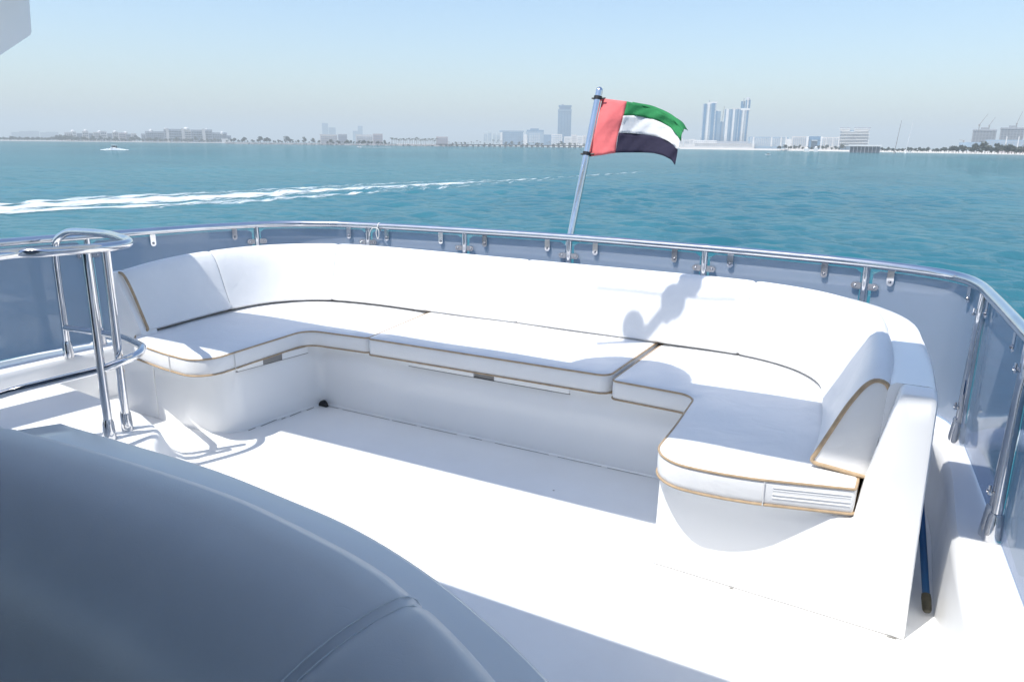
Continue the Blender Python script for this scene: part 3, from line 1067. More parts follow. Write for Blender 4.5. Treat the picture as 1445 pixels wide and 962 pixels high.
bm = slab(dens(fillet([(-2.55, .62, .1), (-.45, .52, .1), (-.5, .1, .1), (-2.55, .1, .1)], 6), .1), [(0, .02), (0, .33)])
build('plinth', bm, GEL, helm)
bm = slab(dens(fillet([(-2.55, .60, .1), (-.47, .50, .1), (-.5, .08, .1), (-2.55, .08, .1)], 6), .1), [(-.01, .331), (0, .345), (0, .44), (-.02, .455)])
build('seat_pad', bm, VINYL, helm)

# unseen console-shaped blocker forward of the bench, added to keep light off it
BLOCKER_DARK = simple('dark_blocker', (.05, .055, .065), .6, var=.2)
helm_block = thing('helm_light_blocker', 'unseen dark console shape added forward of the helm bench to block light', 'light blocker', (-1.9, -1.3, 0))
build('blocker_body', box(-3.9, .2, -1.7, -.95, .001, .95, .05), BLOCKER_DARK, helm_block)
build('blocker_top', box(-3.95, .24, -1.75, -.9, .953, 1.05, .03), BLOCKER_DARK, helm_block)
build('blocker_screen', box(-4.2, .5, -1.85, -1.80, .9, 1.95, .01), PANEL, helm_block)

# ------------------------------------------------------------------ hardtop and radar arch overhead
top_o = dens(fillet([(-4.45, -3.4, .3), (.62, -3.4, .3), (.58, 1.02, .35), (-.2, 1.105, 1), (-1.9, 1.13, 1), (-3.6, 1.105, 1), (-4.42, 1.02, .35)], 8), .3)
bm = slab(top_o, [(-.06, 2.0), (-.01, 2.015), (0, 2.04), (-.01, 2.065), (-.08, 2.085)])
CANVAS = simple('navy_canvas', (.030, .050, .105), .9, var=.2, vscale=6, bump=.2, bscale=300)
hard = tag(build('bimini_top', bm, CANVAS), 'navy canvas top stretched over the helm seats, ahead of the radar arch', 'canopy')
arch = thing('radar_arch', 'white moulded radar arch spanning the deck, its port leg showing at upper left', 'arch', (-1.9, 2.2, 2.3))
beam_sec = [V2(*p) for p in fillet([(1.80, 2.29, .03), (2.47, 2.29, .03), (2.48, 2.42, .04), (1.83, 2.42, .04)], 4)]
bm = bmesh.new()
add_plate_yz(bm, beam_sec, -4.12, .40)
build('beam', bm, GEL, arch)
leg = [V2(*p) for p in fillet([(2.475, 2.425, .04), (2.447, 2.068, .035), (1.10, 1.14, .2), (.25, .29, .05), (-.55, .29, .05), (.55, 1.45, .4), (1.80, 2.425, .3)], 6)]
for x0, x1 in ((-4.34, -4.115), (.40, .60)):
    bm = bmesh.new()
    add_plate_yz(bm, leg, x0, x1, .018)
    build('leg', bm, GEL, arch)
# what stands on the arch and throws its shadow on the backrest
def shadow_src(P, yy=None):
    P = Vector(P)
    z = (P.y + KY * P.z - 2.45 + .35 * 2.40) / (KY + .35)
    return P - Vector((KX, KY, -1.0)) * (z - P.z)
mast = thing('antenna_mast', 'white raked antenna mast with crossbar standing on the radar arch', 'mast', tuple(shadow_src((-1.235, 3.90, .42))))
m0, m1 = shadow_src((-1.24, 3.88, .44)), shadow_src((-.99, 4.02, .88))
build('pole', tube([m0 + (m0 - m1) * .5, m0, m1, m1 + (m1 - m0) * .25], .028, 12), GEL, mast)
build('crossbar', tube([shadow_src((-1.56, 3.96, .742)), shadow_src((-.76, 3.96, .76))], .0075, 8), GEL, mast)
def lamp(c, rx, rz, nm):
    b = bmesh.new()
    bmesh.ops.create_uvsphere(b, u_segments=16, v_segments=10, radius=1)
    bmesh.ops.scale(b, vec=(rx, rx, rz), verts=b.verts)
    add_tube(b, [(0, 0, -rz * .8), (0, 0, -rz * 1.6)], rx * .35, 8)
    bmesh.ops.translate(b, vec=c, verts=b.verts)
    return build(nm, b, GEL, mast)
lamp(shadow_src((-1.29, 3.90, .525)), .066, .10, 'horn')
lamp(shadow_src((-1.095, 3.96, .70)), .070, .12, 'spotlight')
lamp(shadow_src((-1.03, 4.0, .84)), .07, .09, 'antenna_dome')
b = bmesh.new()
bmesh.ops.create_uvsphere(b, u_segments=24, v_segments=14, radius=1)
bmesh.ops.scale(b, vec=(.31, .31, .16), verts=b.verts)
bmesh.ops.translate(b, vec=(-1.56, 2.36, 2.53), verts=b.verts)
add_tube(b, [(-1.56, 2.36, 2.40), (-1.56, 2.36, 2.52)], .12, 16)
tag(build('radar_dome', b, GEL), 'white radar dome standing on the radar arch above the deck', 'radar')

# ------------------------------------------------------------------ sea
WAVES = []
for k in range(72):
    lam = .45 * (7 / .45) ** rng.random()
    ang = R(288) + rng.normal(0, .5)
    WAVES.append((lam, 2 * math.pi / lam * math.cos(ang), 2 * math.pi / lam * math.sin(ang), rng.random() * 6.28, .0150 * lam ** .72))
SEA_NR = 620
def sea_height(X, Y):
    RR = np.hypot(X, Y)
    spacing = np.maximum(RR * (math.log(140) / SEA_NR), RR * .0028)
    Z = np.zeros_like(X)
    for lam, kx, ky, ph, amp in WAVES:
        w = np.clip((lam / spacing - 2.0) / 2.0, 0, 1) * np.clip((700 - RR) / 250, 0, 1)
        # sharper crests, wandering crest lines
        a = kx * X + ky * Y + ph + .8 * np.sin(.11 * X + .07 * Y + ph * 3)
        s_ = np.sin(a)
        Z += amp * w * (s_ + .4 * (np.abs(np.sin(a * .5 + .6)) * -2 + 1.27))
    # groups of larger and calmer waves
    return Z * (.75 + .5 * np.sin(X * .045 + 1.3 * np.sin(Y * .03)) * np.sin(Y * .038 + .7))

def make_sea():
    az_c = math.pi / 2 + YAW
    nr = SEA_NR
    r = 5.0 * (700 / 5.0) ** (np.arange(nr) / (nr - 1))
    r = np.concatenate([r, [900, 1300, 2000, 3200, 5200, 8500, 13500]])
    fine = np.radians(np.arange(-50, 50.01, .16))
    coarse = np.radians(np.arange(55, 305.1, 5))
    th = np.concatenate([fine, coarse]) + az_c
    na = len(th)
    RR, TH = np.meshgrid(r, th, indexing='ij')
    X = RR * np.cos(TH); Y = RR * np.sin(TH)
    Z = sea_height(X, Y)
    co = np.stack([X, Y, Z + WATER_Z], -1).reshape(-1, 3)
    M = len(r)
    i = np.arange(M - 1)[:, None] * na
    j = np.arange(na)[None, :]
    jn = (j + 1) % na
    q = np.stack([i + j, i + na + j, i + na + jn, i + jn], -1).reshape(-1, 4)
    nv = len(co)
    co = np.vstack([co, [[0, 0, WATER_Z]]])
    me = bpy.data.meshes.new('sea')
    tri = np.stack([np.full(na, nv), np.arange(na), (np.arange(na) + 1) % na], -1)
    loops = np.concatenate([q.ravel(), tri.ravel()])
    me.vertices.add(len(co)); me.vertices.foreach_set('co', co.ravel())
    me.loops.add(len(loops)); me.loops.foreach_set('vertex_index', loops.astype(np.int32))
    me.polygons.add(len(q) + len(tri))
    st = np.concatenate([np.arange(len(q)) * 4, len(q) * 4 + np.arange(len(tri)) * 3])
    me.polygons.foreach_set('loop_start', st.astype(np.int32))
    me.polygons.foreach_set('loop_total', np.concatenate([np.full(len(q), 4), np.full(len(tri), 3)]).astype(np.int32))
    me.polygons.foreach_set('use_smooth', np.ones(len(q) + len(tri), bool))
    me.update(calc_edges=True)
    me.materials.append(WATER)
    o = bpy.data.objects.new('sea', me)
    COL.objects.link(o)
    tag(o, kind='structure')
make_sea()

def foam_strip(name, lo, hi, dens_, fades, zoff=.05, nacross=36):
    A = catmull([Vector((*p, 0)) for p in lo], 40)
    B = catmull([Vector((*p, 0)) for p in hi], 40)
    me = bpy.data.meshes.new(name)
    vs_, fs, fade, uvs = [], [], [], []
    n = len(A)
    run = 0.0
    for i in range(n):
        fl = fades[0] + (fades[1] - fades[0]) * i / (n - 1)
        if i: run += (A[i] - A[i - 1]).length
        wid = (B[i] - A[i]).length
        for k in range(nacross + 1):
            t = k / nacross
            p = A[i].lerp(B[i], t)
            uvs += [run, t * wid, 0.0]
            vs_.append((p.x, p.y, WATER_Z + zoff))
            # two streaks of foam with thinner water between and ragged outer edges
            e = max(.8 * math.exp(-((t - .14) / .09) ** 2), 1.1 * math.exp(-((t - .52) / .17) ** 2), .75 * math.exp(-((t - .86) / .07) ** 2))
            fade.append((e * .27 - .11) + fl if 0 < k < nacross else -1.0)
    for i in range(n - 1):
        for k in range(nacross):
            a = i * (nacross + 1) + k
            fs.append((a, a + 1, a + nacross + 2, a + nacross + 1))
    va = np.array(vs_)
    va[:, 2] += sea_height(va[:, 0], va[:, 1])
    me.from_pydata(va.tolist(), [], fs)
    at = me.attributes.new('fade', 'FLOAT', 'POINT')
    at.data.foreach_set('value', fade)
    at = me.attributes.new('wake_coord', 'FLOAT_VECTOR', 'POINT')
    at.data.foreach_set('vector', uvs)
    me.materials.append(make_foam(dens_))
    o = bpy.data.objects.new(name, me)
    COL.objects.link(o)
    return tag(o, kind='stuff')
wl = [(-74, 26), (-71.0, 37.2), (-69.1, 43.7), (-65.7, 51.2), (-62.7, 62.8), (-61.8, 76.8), (-60.9, 97.5), (-61.2, 119), (-60.3, 146), (-58, 176)]
wh = [(-84, 33), (-83.6, 43.9), (-85.5, 54.3), (-83.7, 65.4), (-81.1, 81.4), (-79.1, 98.3), (-74.0, 118.5), (-69.0, 134), (-66.2, 160), (-63, 190)]
foam_strip('boat_wake', wl, wh, .0, (.19, -.22))
foam_strip('old_wake', [(-60, 140), (-57, 170), (-40, 215), (-20, 260)], [(-64, 160), (-66, 200), (-52, 260), (-35, 330)], -.16, (-.10, -.16))

# ------------------------------------------------------------------ far shore
def bearing(px):
    d = CAM_M @ Vector(((px - IMG_W / 2) / F_PX, -(205 - IMG_H / 2) / F_PX, -1))
    return Vector((d.x, d.y)).normalized()
def spot(px, D, z=0.0):
    b = bearing(px)
    return Vector((b.x * D, b.y * D, WATER_Z + z))
def height(px, py, D):
    """height above the water of something seen at (px, py), D metres off"""
    d = CAM_M @ Vector(((px - IMG_W / 2) / F_PX, -(py - IMG_H / 2) / F_PX, -1))
    return EYE.z + d.z / math.hypot(d.x, d.y) * D - WATER_Z

def shore(name, px0, px1, D0, D1, depth, h, mat, n=40, rough=.0):
    A, B, C, Dd = [], [], [], []
    b = bmesh.new()
    for k in range(n + 1):
        t = k / n
        px = px0 + (px1 - px0) * t
        D = D0 + (D1 - D0) * t
        D *= 1 + rough * (random.random() - .5)
        hh = h * (1 + rough * 6 * (random.random() - .5))
        p0, p1, p2 = spot(px, D, -1), spot(px, D + h * 2.5, hh), spot(px, D + depth, hh + .5)
        A.append(b.verts.new(p0)); B.append(b.verts.new(p1)); C.append(b.verts.new(p2))
    for k in range(n):
        b.faces.new((A[k], A[k + 1], B[k + 1], B[k])); b.faces.new((B[k], B[k + 1], C[k + 1], C[k]))
    return tag(build(name, b, mat, angle=20), kind='structure')
shore('beach', -260, 330, 2600, 2300, 900, .8, SANDL)
shore('breakwater', 318, 640, 1900, 1500, 300, 2.2, ROCK, 120, .012)
shore('coast', 560, 1000, 2300, 1750, 900, 1.5, SAND)
shore('white_beach', 960, 1760, 1500, 850, 1500, 1.8, SAND, 60, .004)

def frame_mat(px, D, z=0):
    """local frame: x to the right as seen, y away from the viewer"""
    b = bearing(px)
    o = spot(px, D, z)
    M = Matrix(((b.y, b.x, 0, o.x), (-b.x, b.y, 0, o.y), (0, 0, 1, o.z), (0, 0, 0, 1)))
    return M

class Bld:
    """a far building: Empty at its base with wall blocks and window strips as parts"""
    def __init__(self, px, D, label, cat='building', name='building', group=None):
        self.px, self.D = px, D
        self.M = frame_mat(px, D, 1.0)
        self.t = thing(name, label, cat, tuple(self.M.translation), group)
        self.s = D / math.sqrt(F_PX ** 2 + (481 - 203) ** 2) * 1.0       # metres per photo pixel, roughly
    def X(self, px):
        return (px - self.px) * self.s
    def Z(self, py):
        return height(self.px, py, self.D) - 1.0
    def block(self, name, x0, x1, ytop, mat, ybot=None, depth=None, dy=0.0):
        a, b_ = self.X(x0), self.X(x1)
        z1 = self.Z(ytop); z0 = -1.5 if ybot is None else self.Z(ybot)
        dp = depth or max(8, (b_ - a) * .6)
        bm_ = box(a, b_, dy, dy + dp, z0, z1, 0, self.M)
        return build(name, bm_, mat, self.t, smooth=False)
    def floors(self, x0, x1, ytop, ybot, n, mat=None, dy=0.0, name='window_band', cols=1, frac=.5):
        """rows of recessed-looking window openings standing a little proud of the wall"""
        b = bmesh.new()
        a, c = self.X(x0), self.X(x1)
        z1, z0 = self.Z(ytop), self.Z(ybot)
        st = (z1 - z0) / n
        w = (c - a) / cols
        for k in range(n):
            for j in range(cols):
                add_box(b, a + w * (j + .14), a + w * (j + .86), dy - .35, dy + .3, z0 + st * (k + .2), z0 + st * (k + .2 + frac), 0, mat=self.M)
        return build(name, b, mat or WINDOW, self.t, smooth=False, kind='stuff')
    def fins(self, xs, ytop, ybot, w, mat, dy=0.0, name='fin'):
        for x in xs:
            self.block(name, x, x + w, ytop, mat, ybot, 1.2, dy - .9)
    def dome(self, x, ytop, ybase, rpx, mat):
        b = bmesh.new()
        bmesh.ops.create_uvsphere(b, u_segments=14, v_segments=8, radius=1)
        r = rpx * self.s
        z0, z1 = self.Z(ybase), self.Z(ytop)
        for v in b.verts:
            v.co = Vector((self.X(x) + v.co.x * r, 8 + v.co.y * r, z0 + v.co.z * (z1 - z0)))
        bmesh.ops.transform(b, matrix=self.M, verts=b.verts)
        return build('dome', b, mat, self.t)
    def mast(self, x, ytop, ybot, w, mat, xt=None, name='mast', dy=3):
        xt = x if xt is None else xt
        p0 = self.M @ Vector((self.X(x), dy, self.Z(ybot))); p1 = self.M @ Vector((self.X(xt), dy, self.Z(ytop)))
        return build(name, tube([p0, p1], w, 6), mat, self.t)

# --- left: hazy far blocks and the two resort hotels
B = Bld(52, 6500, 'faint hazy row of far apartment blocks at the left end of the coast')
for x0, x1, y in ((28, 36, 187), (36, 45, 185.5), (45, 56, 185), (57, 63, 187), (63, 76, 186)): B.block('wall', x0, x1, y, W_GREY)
B = Bld(144, 2700, 'long cream resort hotel with small domed pavilions behind trees on the left shore')
x = 105
for w, y, m in ((9, 187.5, W_CREAM), (4, 185.5, W_WHITE), (6, 188.5, W_GREY), (7, 186, W_CREAM), (5, 188, W_GREY), (8, 186.5, W_CREAM), (7, 185, W_WHITE), (6, 188, W_GREY), (7, 186, W_CREAM), (8, 187, W_PINK), (6, 188.5, W_GREY), (6, 187.5, W_CREAM)):
    B.block('wing', x, x + w - .2, y, m, dy=random.choice((0, 6, 12)))
    B.floors(x + .5, x + w - .8, y + 1.5, 197, 3, cols=max(2, int(w / 2)), dy=-.3)
    x += w
for x_, y in ((114, 184), (128, 183), (143, 184.2), (160, 184), (172, 185)): B.dome(x_, y, y + 2.2, 2.2, W_WHITE)
B = Bld(264, 2500, 'large stepped resort palace with one central white dome above the left beach')
for x0, x1, y, dy, m in ((211, 222, 189.5, 8, W_GREY), (216, 240, 186, 4, W_GREY), (238, 260, 182.5, 0, W_GREY), (258, 272, 183.5, 3, W_CREAM), (270, 284, 183, 0, W_GREY), (284, 296, 182.5, 4, W_GREY), (295, 314, 186.5, 6, W_GREY), (310, 319, 190.5, 9, W_GREY)):
    B.block('wing', x0, x1, y, m, dy=dy)
    B.floors(x0 + 1, x1 - 1, y + 2, 198, 4, cols=max(2, int((x1 - x0) / 2.2)), dy=dy - .3)
for x_, y, r in ((265, 179.5, 4), (223, 183, 2.2), (308, 184.6, 2.2), (240, 181, 1.6), (289, 181, 1.6)): B.dome(x_, y, y + 3, r, W_WHITE)
for x_ in (240.5, 259, 284): B.block('tower', x_, x_ + 3.5, 181.5, W_CREAM, dy=-2, depth=10)
B = Bld(318, 2350, 'small white beach pavilion at the right end of the resort beach')
B.block('wall', 314, 326, 197.5, W_WHITE); B.block('roof', 313.5, 322, 195.8, W_WHITE, 197.5)

# --- centre left
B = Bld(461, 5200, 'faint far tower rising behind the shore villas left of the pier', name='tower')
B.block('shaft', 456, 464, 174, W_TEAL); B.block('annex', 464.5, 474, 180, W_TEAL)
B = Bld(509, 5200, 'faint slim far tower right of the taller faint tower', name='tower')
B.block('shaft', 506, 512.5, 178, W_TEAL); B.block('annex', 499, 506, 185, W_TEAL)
def villa(px, x0, x1, ytop, D, label, m, n=4):
    B_ = Bld(px, D, label)
    B_.block('wall', x0, x1, ytop, m)
    B_.block('roof', x0 - .6, x1 + .6, ytop - .9, W_WHITE, ytop + .05)
    B_.floors(x0 + .8, x1 - .8, ytop + 1.2, 203, 4, W_GREY, cols=n, frac=.5)
    return B_
villa(464, 453, 476, 190.5, 1850, 'cream seafront block with pale flat roof at the left of the villa row', W_CREAM, 8)
villa(484, 478, 490, 190, 1850, 'narrow grey block between the two wide seafront blocks', W_GREY, 4)
villa(514, 503, 526, 191, 1800, 'wide white seafront block with slatted balconies', W_WHITE, 9)
villa(533, 527, 540, 189.5, 1800, 'brownish block with overhanging roof at the right of the villa row', W_PINK, 5)
villa(623, 616, 632, 193.5, 1750, 'small square pinkish block above the start of the pier', W_PINK, 5)

# --- centre: behind the pier
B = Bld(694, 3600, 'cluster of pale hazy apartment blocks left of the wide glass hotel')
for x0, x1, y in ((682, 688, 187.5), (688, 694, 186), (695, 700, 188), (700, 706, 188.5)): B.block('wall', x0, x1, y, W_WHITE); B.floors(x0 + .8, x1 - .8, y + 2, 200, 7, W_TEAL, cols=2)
B = Bld(722, 2900, 'wide blue glass hotel block with a flat roof slab behind the pier')
B.block('wall', 706, 738, 186.5, W_BLUE); B.block('roof', 704.5, 739, 184.4, W_TEAL, 186.4); B.block('end_wall', 706, 709, 187, W_WHITE, dy=-3, depth=3); B.floors(709.5, 737.5, 188, 201, 6, W_TEAL, cols=9, frac=.35)
B = Bld(755, 2900, 'stepped pale office block with raised roof crown left of the lone tower')
B.block('wall', 742, 767, 186, W_TEAL); B.block('roof', 743, 767, 183.5, W_BLUE, 186); B.block('crown', 748, 760, 181.5, W_BLUE, 183.5); B.block('wing', 738.5, 744, 190, W_WHITE, dy=-4); B.floors(746, 762, 188, 201, 6, W_WHITE, cols=5, frac=.35); B.block('annex', 767, 778, 190, W_BLUE)
B = Bld(785, 2700, 'low white block with upright ribs at the foot of the lone tower')
B.block('wall', 778, 793, 189.5, W_WHITE); B.floors(779, 792, 190.5, 203, 5, W_TEAL, cols=5)
B = Bld(796, 3100, 'lone tall blue tower with flared crown standing left of the flag', name='tower')
B.block('shaft', 786.5, 805, 154, W_BLUE, depth=60); B.block('crown', 786, 805.6, 154.8, W_TEAL, 157, 62, -1); B.block('neck', 788, 804, 151, W_BLUE, 154, 50, 4); B.block('roof', 787, 805, 148.6, W_BLUE, 151, 58, 1); B.block('plant_room', 791, 794, 147, W_GREY, 148.6, 20, 10)
B.floors(787.5, 804, 158, 196, 26, W_TEAL, cols=4, frac=.4)
B = Bld(818, 2650, 'row of low pale waterfront blocks right of the lone tower')
for x0, x1, y, m in ((796, 806, 193, W_WHITE), (806, 814, 190.5, W_CREAM), (814, 822, 192, W_WHITE), (822, 836, 191, W_CREAM), (836, 850, 193, W_WHITE)): B.block('wall', x0, x1, y, m); B.floors(x0 + 1, x1 - 1, y + 1.5, 203, 4, W_GREY, cols=4)

# --- pier
D_P = 1480
pier = thing('pier', 'long low pier on dark piles crossing in front of the shore behind the flag', 'pier', tuple(spot(730, D_P)))
bm = bmesh.new()
prev = None
pts = [(spot(615 + k * 10, 1500 - k * 2.5)) for k in range(27)]
for p0, p1 in zip(pts[:-1], pts[1:]):
    b0 = bearing(700)
    off = Vector((b0.x, b0.y, 0)) * 9
    vs_ = [bm.verts.new(q + Vector((0, 0, z))) for z in (2.9, 4.6) for q in (p0, p1, p1 + off, p0 + off)]
    for idx in ((0, 1, 2, 3), (7, 6, 5, 4), (0, 4, 5, 1), (2, 6, 7, 3), (1, 5, 6, 2), (3, 7, 4, 0)): bm.faces.new([vs_[i_] for i_ in idx])
build('pier_deck', bm, DARKPILE, pier, smooth=False)
bm = box(-2, 2, 0, 8, -1, 3.4, 0, frame_mat(622, 1499))
pl0 = build('pile', bm, CONC, pier, smooth=False)
base_p = spot(622, 1499)
for k in range(1, 30):
    px = 622 + k * 7.6
    c = pl0.copy(); COL.objects.link(c); c.parent = pier
    c.location = spot(px, 1499 - k * 1.9) - base_p
bm = bmesh.new()
for k in range(26):
    p0 = pts[k]
    add_box(bm, p0.x - .3, p0.x + .3, p0.y - .3, p0.y + .3, WATER_Z + 4.6, WATER_Z + 7.5)
build('lamp_post', bm, CONC, pier, smooth=False, kind='stuff')

# --- right: towers
D_T = 1750
B = Bld(1022, D_T, 'low white podium with terraces at the foot of the tall tower cluster')
for x0, x1, y, dy, m in ((981, 1012, 198.5, -40, W_WHITE), (984, 1060, 202.5, -60, W_WHITE), (1010, 1058, 199.5, -40, W_GREY)): B.block('terrace', x0, x1, y, m, dy=dy, depth=30)
B.floors(983, 1056, 199.5, 203.5, 2, W_GREY, dy=-62, cols=30)
def tower(px, x0, x1, ytop, lean, label, m, stripes, crown=(), n=30):
    B_ = Bld(px, D_T, label, 'tower', 'tower')
    a, c = B_.X(x0), B_.X(x1)
    z1 = B_.Z(ytop)
    k = B_.s * lean
    b = box(a, c, 0, (c - a) * .9, -1, z1)
    for v in b.verts:
        if v.co.z > 0: v.co.x += k
    bmesh.ops.transform(b, matrix=B_.M, verts=b.verts)
    build('shaft', b, m, B_.t, smooth=False)
    for s0, s1, mm, dy in stripes:
        b = box(B_.X(s0), B_.X(s1), -dy, .4, 0, z1 + .5)
        for v in b.verts:
            if v.co.z > 0: v.co.x += k
        bmesh.ops.transform(b, matrix=B_.M, verts=b.verts)
        build('facade_strip', b, mm, B_.t, smooth=False)
    b = bmesh.new()
    for j in range(n):
        z = z1 * (j + .5) / n
        o_ = k * z / z1
        add_box(b, a + o_ + .4, c + o_ - .4, -.25, .3, z, z + z1 / n * .42, 0, mat=B_.M)
    build('window_band', b, W_TEAL, B_.t, smooth=False, kind='stuff')
    return B_
T = tower(995, 987.5, 1000, 147, .6, 'leftmost slim white and blue tower of the tall cluster', W_WHITE, ((989.5, 992.8, W_BLUE, .8), (994.5, 997, W_WHITE, 1.2)))
T.block('crown', 994, 999.5, 144.5, W_WHITE, 147, 10, 2); T.mast(996.5, 141.5, 145, .8, W_GREY)
T = tower(1003, 998.5, 1006.5, 146, .2, 'narrow blue tower close beside the leftmost white tower', W_WHITE, ((1000.5, 1004.5, W_BLUE, .8),)); T.block('crown', 1000, 1007.5, 143.5, W_WHITE, 146, 10, 2)
T = tower(1011, 1006.8, 1014, 157, -.5, 'shorter grey blue tower with a sloped white top in the middle of the cluster', W_TEAL, ((1007.6, 1009.5, W_BLUE, .8),))
T.block('crown', 1007, 1012, 155.5, W_WHITE, 157.3, 10, 2)
T = tower(1017, 1013.5, 1019, 172, 0, 'lowest hazy tower between the two groups of the cluster', W_GREY, ((1014.5, 1016, W_BLUE, .8),)); T.mast(1016, 150, 172, .45, CRANE, 1018, 'crane_mast')
T = tower(1030, 1019.5, 1040, 154.5, .2, 'broad pale grey tower slab right of the lowest tower', W_TEAL, ((1021.5, 1025, W_WHITE, .6), (1028, 1028.8, W_BLUE, .9), (1030.5, 1033, W_WHITE, .6), (1036, 1037.5, W_BLUE, .8)))
T.block('roof', 1029, 1041.5, 152.5, W_CREAM, 154.8, 14, 2); T.block('setback', 1020, 1028, 154.2, W_GREY, 156, 14, 2)
T = tower(1046, 1038.5, 1052, 155, .6, 'tallest tower of the cluster with a rounded lantern crown', W_CREAM, ((1040, 1042.5, W_BLUE, .8), (1044, 1046, W_WHITE, 1.2), (1049, 1051, W_BLUE, .9)))
T.block('crown', 1041.5, 1053.8, 153, W_WHITE, 156, 18, -1)
T.block('lantern', 1041, 1046.3, 143, W_BLUE, 153, 10, 2); T.block('lantern', 1047, 1053.2, 141.5, W_BLUE, 153, 12, 1); T.dome(1050, 137.5, 142, 3, W_GREY); T.block('rib', 1049, 1050.6, 140, W_WHITE, 153, 3, -.5); T.block('rib', 1044, 1045, 139, W_GREY, 147, 3, -.2)
B = Bld(972, 2100, 'faint low white blocks just right of the flag tip')
for x0, x1, y in ((956, 964, 196), (965, 973, 197.5), (973, 981, 196.5)): B.block('wall', x0, x1, y, W_WHITE); B.floors(x0 + .8, x1 - .8, y + 1.2, 203, 4, W_GREY, cols=3)
B = Bld(1084, 1700, 'wide pale hotel slab with many window rows right of the tower cluster')
B.block('wall', 1058, 1109, 193.5, W_TEAL); B.floors(1060, 1107, 194.5, 206, 7, W_WHITE, cols=20, frac=.4); B.fins((1064, 1087, 1099, 1105), 193, 207, 1.6, W_WHITE)
B = Bld(1127, 1700, 'pale apartment block with balcony rows left of the arch building')
B.block('wall', 1118, 1137, 192.8, W_CREAM); B.floors(1119, 1136, 194, 206, 7, W_TEAL, cols=7, frac=.45); B.block('annex', 1110, 1117.5, 196.5, W_WHITE)
B = Bld(1149, 1650, 'white framed arch building with a blue glass opening on the right shore')
B.block('pylon', 1138.5, 1141.5, 192.8, W_WHITE); B.block('pylon', 1156, 1159, 192.8, W_WHITE); B.block('lintel', 1141.5, 1156, 192.6, W_BLUE, 197.5, 20, 1); B.block('wall', 1141.5, 1145, 197.5, W_BLUE, None, 20, 2); B.block('wall', 1152.5, 1156, 197.5, W_BLUE, None, 20, 2); B.block('rear_wall', 1145, 1152.5, 199, W_TEAL, None, 10, 14)
B = Bld(1173, 1650, 'low cream apartment block between the arch building and the stacked box tower')
B.block('wall', 1159.5, 1187, 194, W_CREAM); B.floors(1161, 1186, 195, 207, 6, W_TEAL, cols=10, frac=.45); B.fins((1166, 1174, 1181), 193, 208, .9, W_WHITE)
B = Bld(1204, 1500, 'stacked box apartment tower with a bite in its roofline on the right shore', name='tower')
B.block('core', 1187, 1220.5, 184, W_TEAL)
zz = 183
for k in range(12):
    y = 182 + k * 2.1
    o0 = random.uniform(-1.6, 1.2); o1 = random.uniform(-1.5, 1.5)
    if k < 2:
        B.block('terrace', 1187 + o0, 1198, y, W_WHITE, y + 1.2, 24, -3); B.block('terrace', 1203, 1221 + o1, y, W_WHITE, y + 1.2, 24, -3)
    else:
        B.block('terrace', 1187 + o0, 1221 + o1, y, W_WHITE, y + 1.0, 24, -3 - (k % 2))
B.block('roof', 1186, 1198, 180, W_GREY, 181); B.block('roof', 1203, 1222, 179.8, W_GREY, 181)
B = Bld(1220, 1050, 'low beach pavilion with one long white roof on dark columns', name='pavilion')
B.block('roof', 1201, 1240, 204.5, W_WHITE, 206.8, 18); B.block('hall', 1203, 1239, 206.8, WINDOW, None, 14, 2)
for k in range(9): B.block('column', 1203 + k * 4.4, 1203.6 + k * 4.4, 206.8, W_GREY, None, .8, .4)
for xb, xt, lb, m in ((1263.5, 1267.5, 'thin grey leaning mast left of the white mast on the right beach', CRANE), (1279.5, 1284.3, 'thin white leaning mast on the right beach', W_WHITE)):
    D = 1050
    t = thing('light_mast', lb, 'mast', tuple(spot(xb, D, 1)))
    p0 = spot(xb, D, 1); p1 = spot(xt, D, height(xt, 170, D))
    build('mast', tube([p0, p0.lerp(p1, .5), p1], [.55, .42, .25], 6), m, t)
    build('foot', tube([p0 + Vector((0, 0, -1)), p0 + Vector((0, 0, 1.5))], [1.6, 1.0], 8), m, t)
# buildings under construction with their cranes
def site(px, x0, x1, ytop, cranes, label):
    B_ = Bld(px, 1900, label)
    B_.block('wall', x0, x1, ytop, W_RAW); B_.floors(x0 + .8, x1 - .8, ytop + 2, 203, 9, WINDOW, cols=7, frac=.35)
    B_.block('roof_core', x0 + 8, x1 - 8, ytop - 2.5, W_RAW, ytop, 12, 4)
    B_.block('scaffold', x0 - .5, x1 + .5, ytop + .8, W_GREY, ytop + 2, 22, -1.2)
    return B_
def crane(x, ybase, ytop, xj, yj, label):
    D = 1880
    p0, p1 = spot(x, D, height(x, ybase, D)), spot(x, D, height(x, ytop, D))
    pj = spot(xj, D, height(xj, yj, D))
    t = thing('tower_crane', label, 'crane', tuple(p0))
    build('tower', tube([p0, p1], .7, 4), CRANE, t)
    build('jib', tube([p1, pj], [.6, .35], 4), CRANE, t)
    back_ = p1 + (p1 - pj) * .16; back_.z = p1.z
    build('counter_jib', tube([p1, back_], .8, 4), CRANE, t)
    build('cab', box(p1.x - 1.5, p1.x + 1.5, p1.y - 1.5, p1.y + 1.5, p1.z - 3, p1.z + .5), CRANE, t, smooth=False)
site(1386, 1374, 1398.5, 182.5, (), 'left of the two dark unfinished towers on the right shore')
site(1425, 1413, 1437, 180, (), 'right of the two dark unfinished towers on the right shore')
crane(1377.5, 184, 176, 1387, 161, 'left luffing crane on the left unfinished tower')
crane(1391.5, 182, 177, 1398, 165.5, 'right luffing crane on the left unfinished tower')
crane(1429.5, 181, 174, 1435, 157, 'tall luffing crane on the right unfinished tower')
crane(1359, 207, 198.5, 1352.5, 197, 'small crane standing alone above the trees left of the unfinished towers')
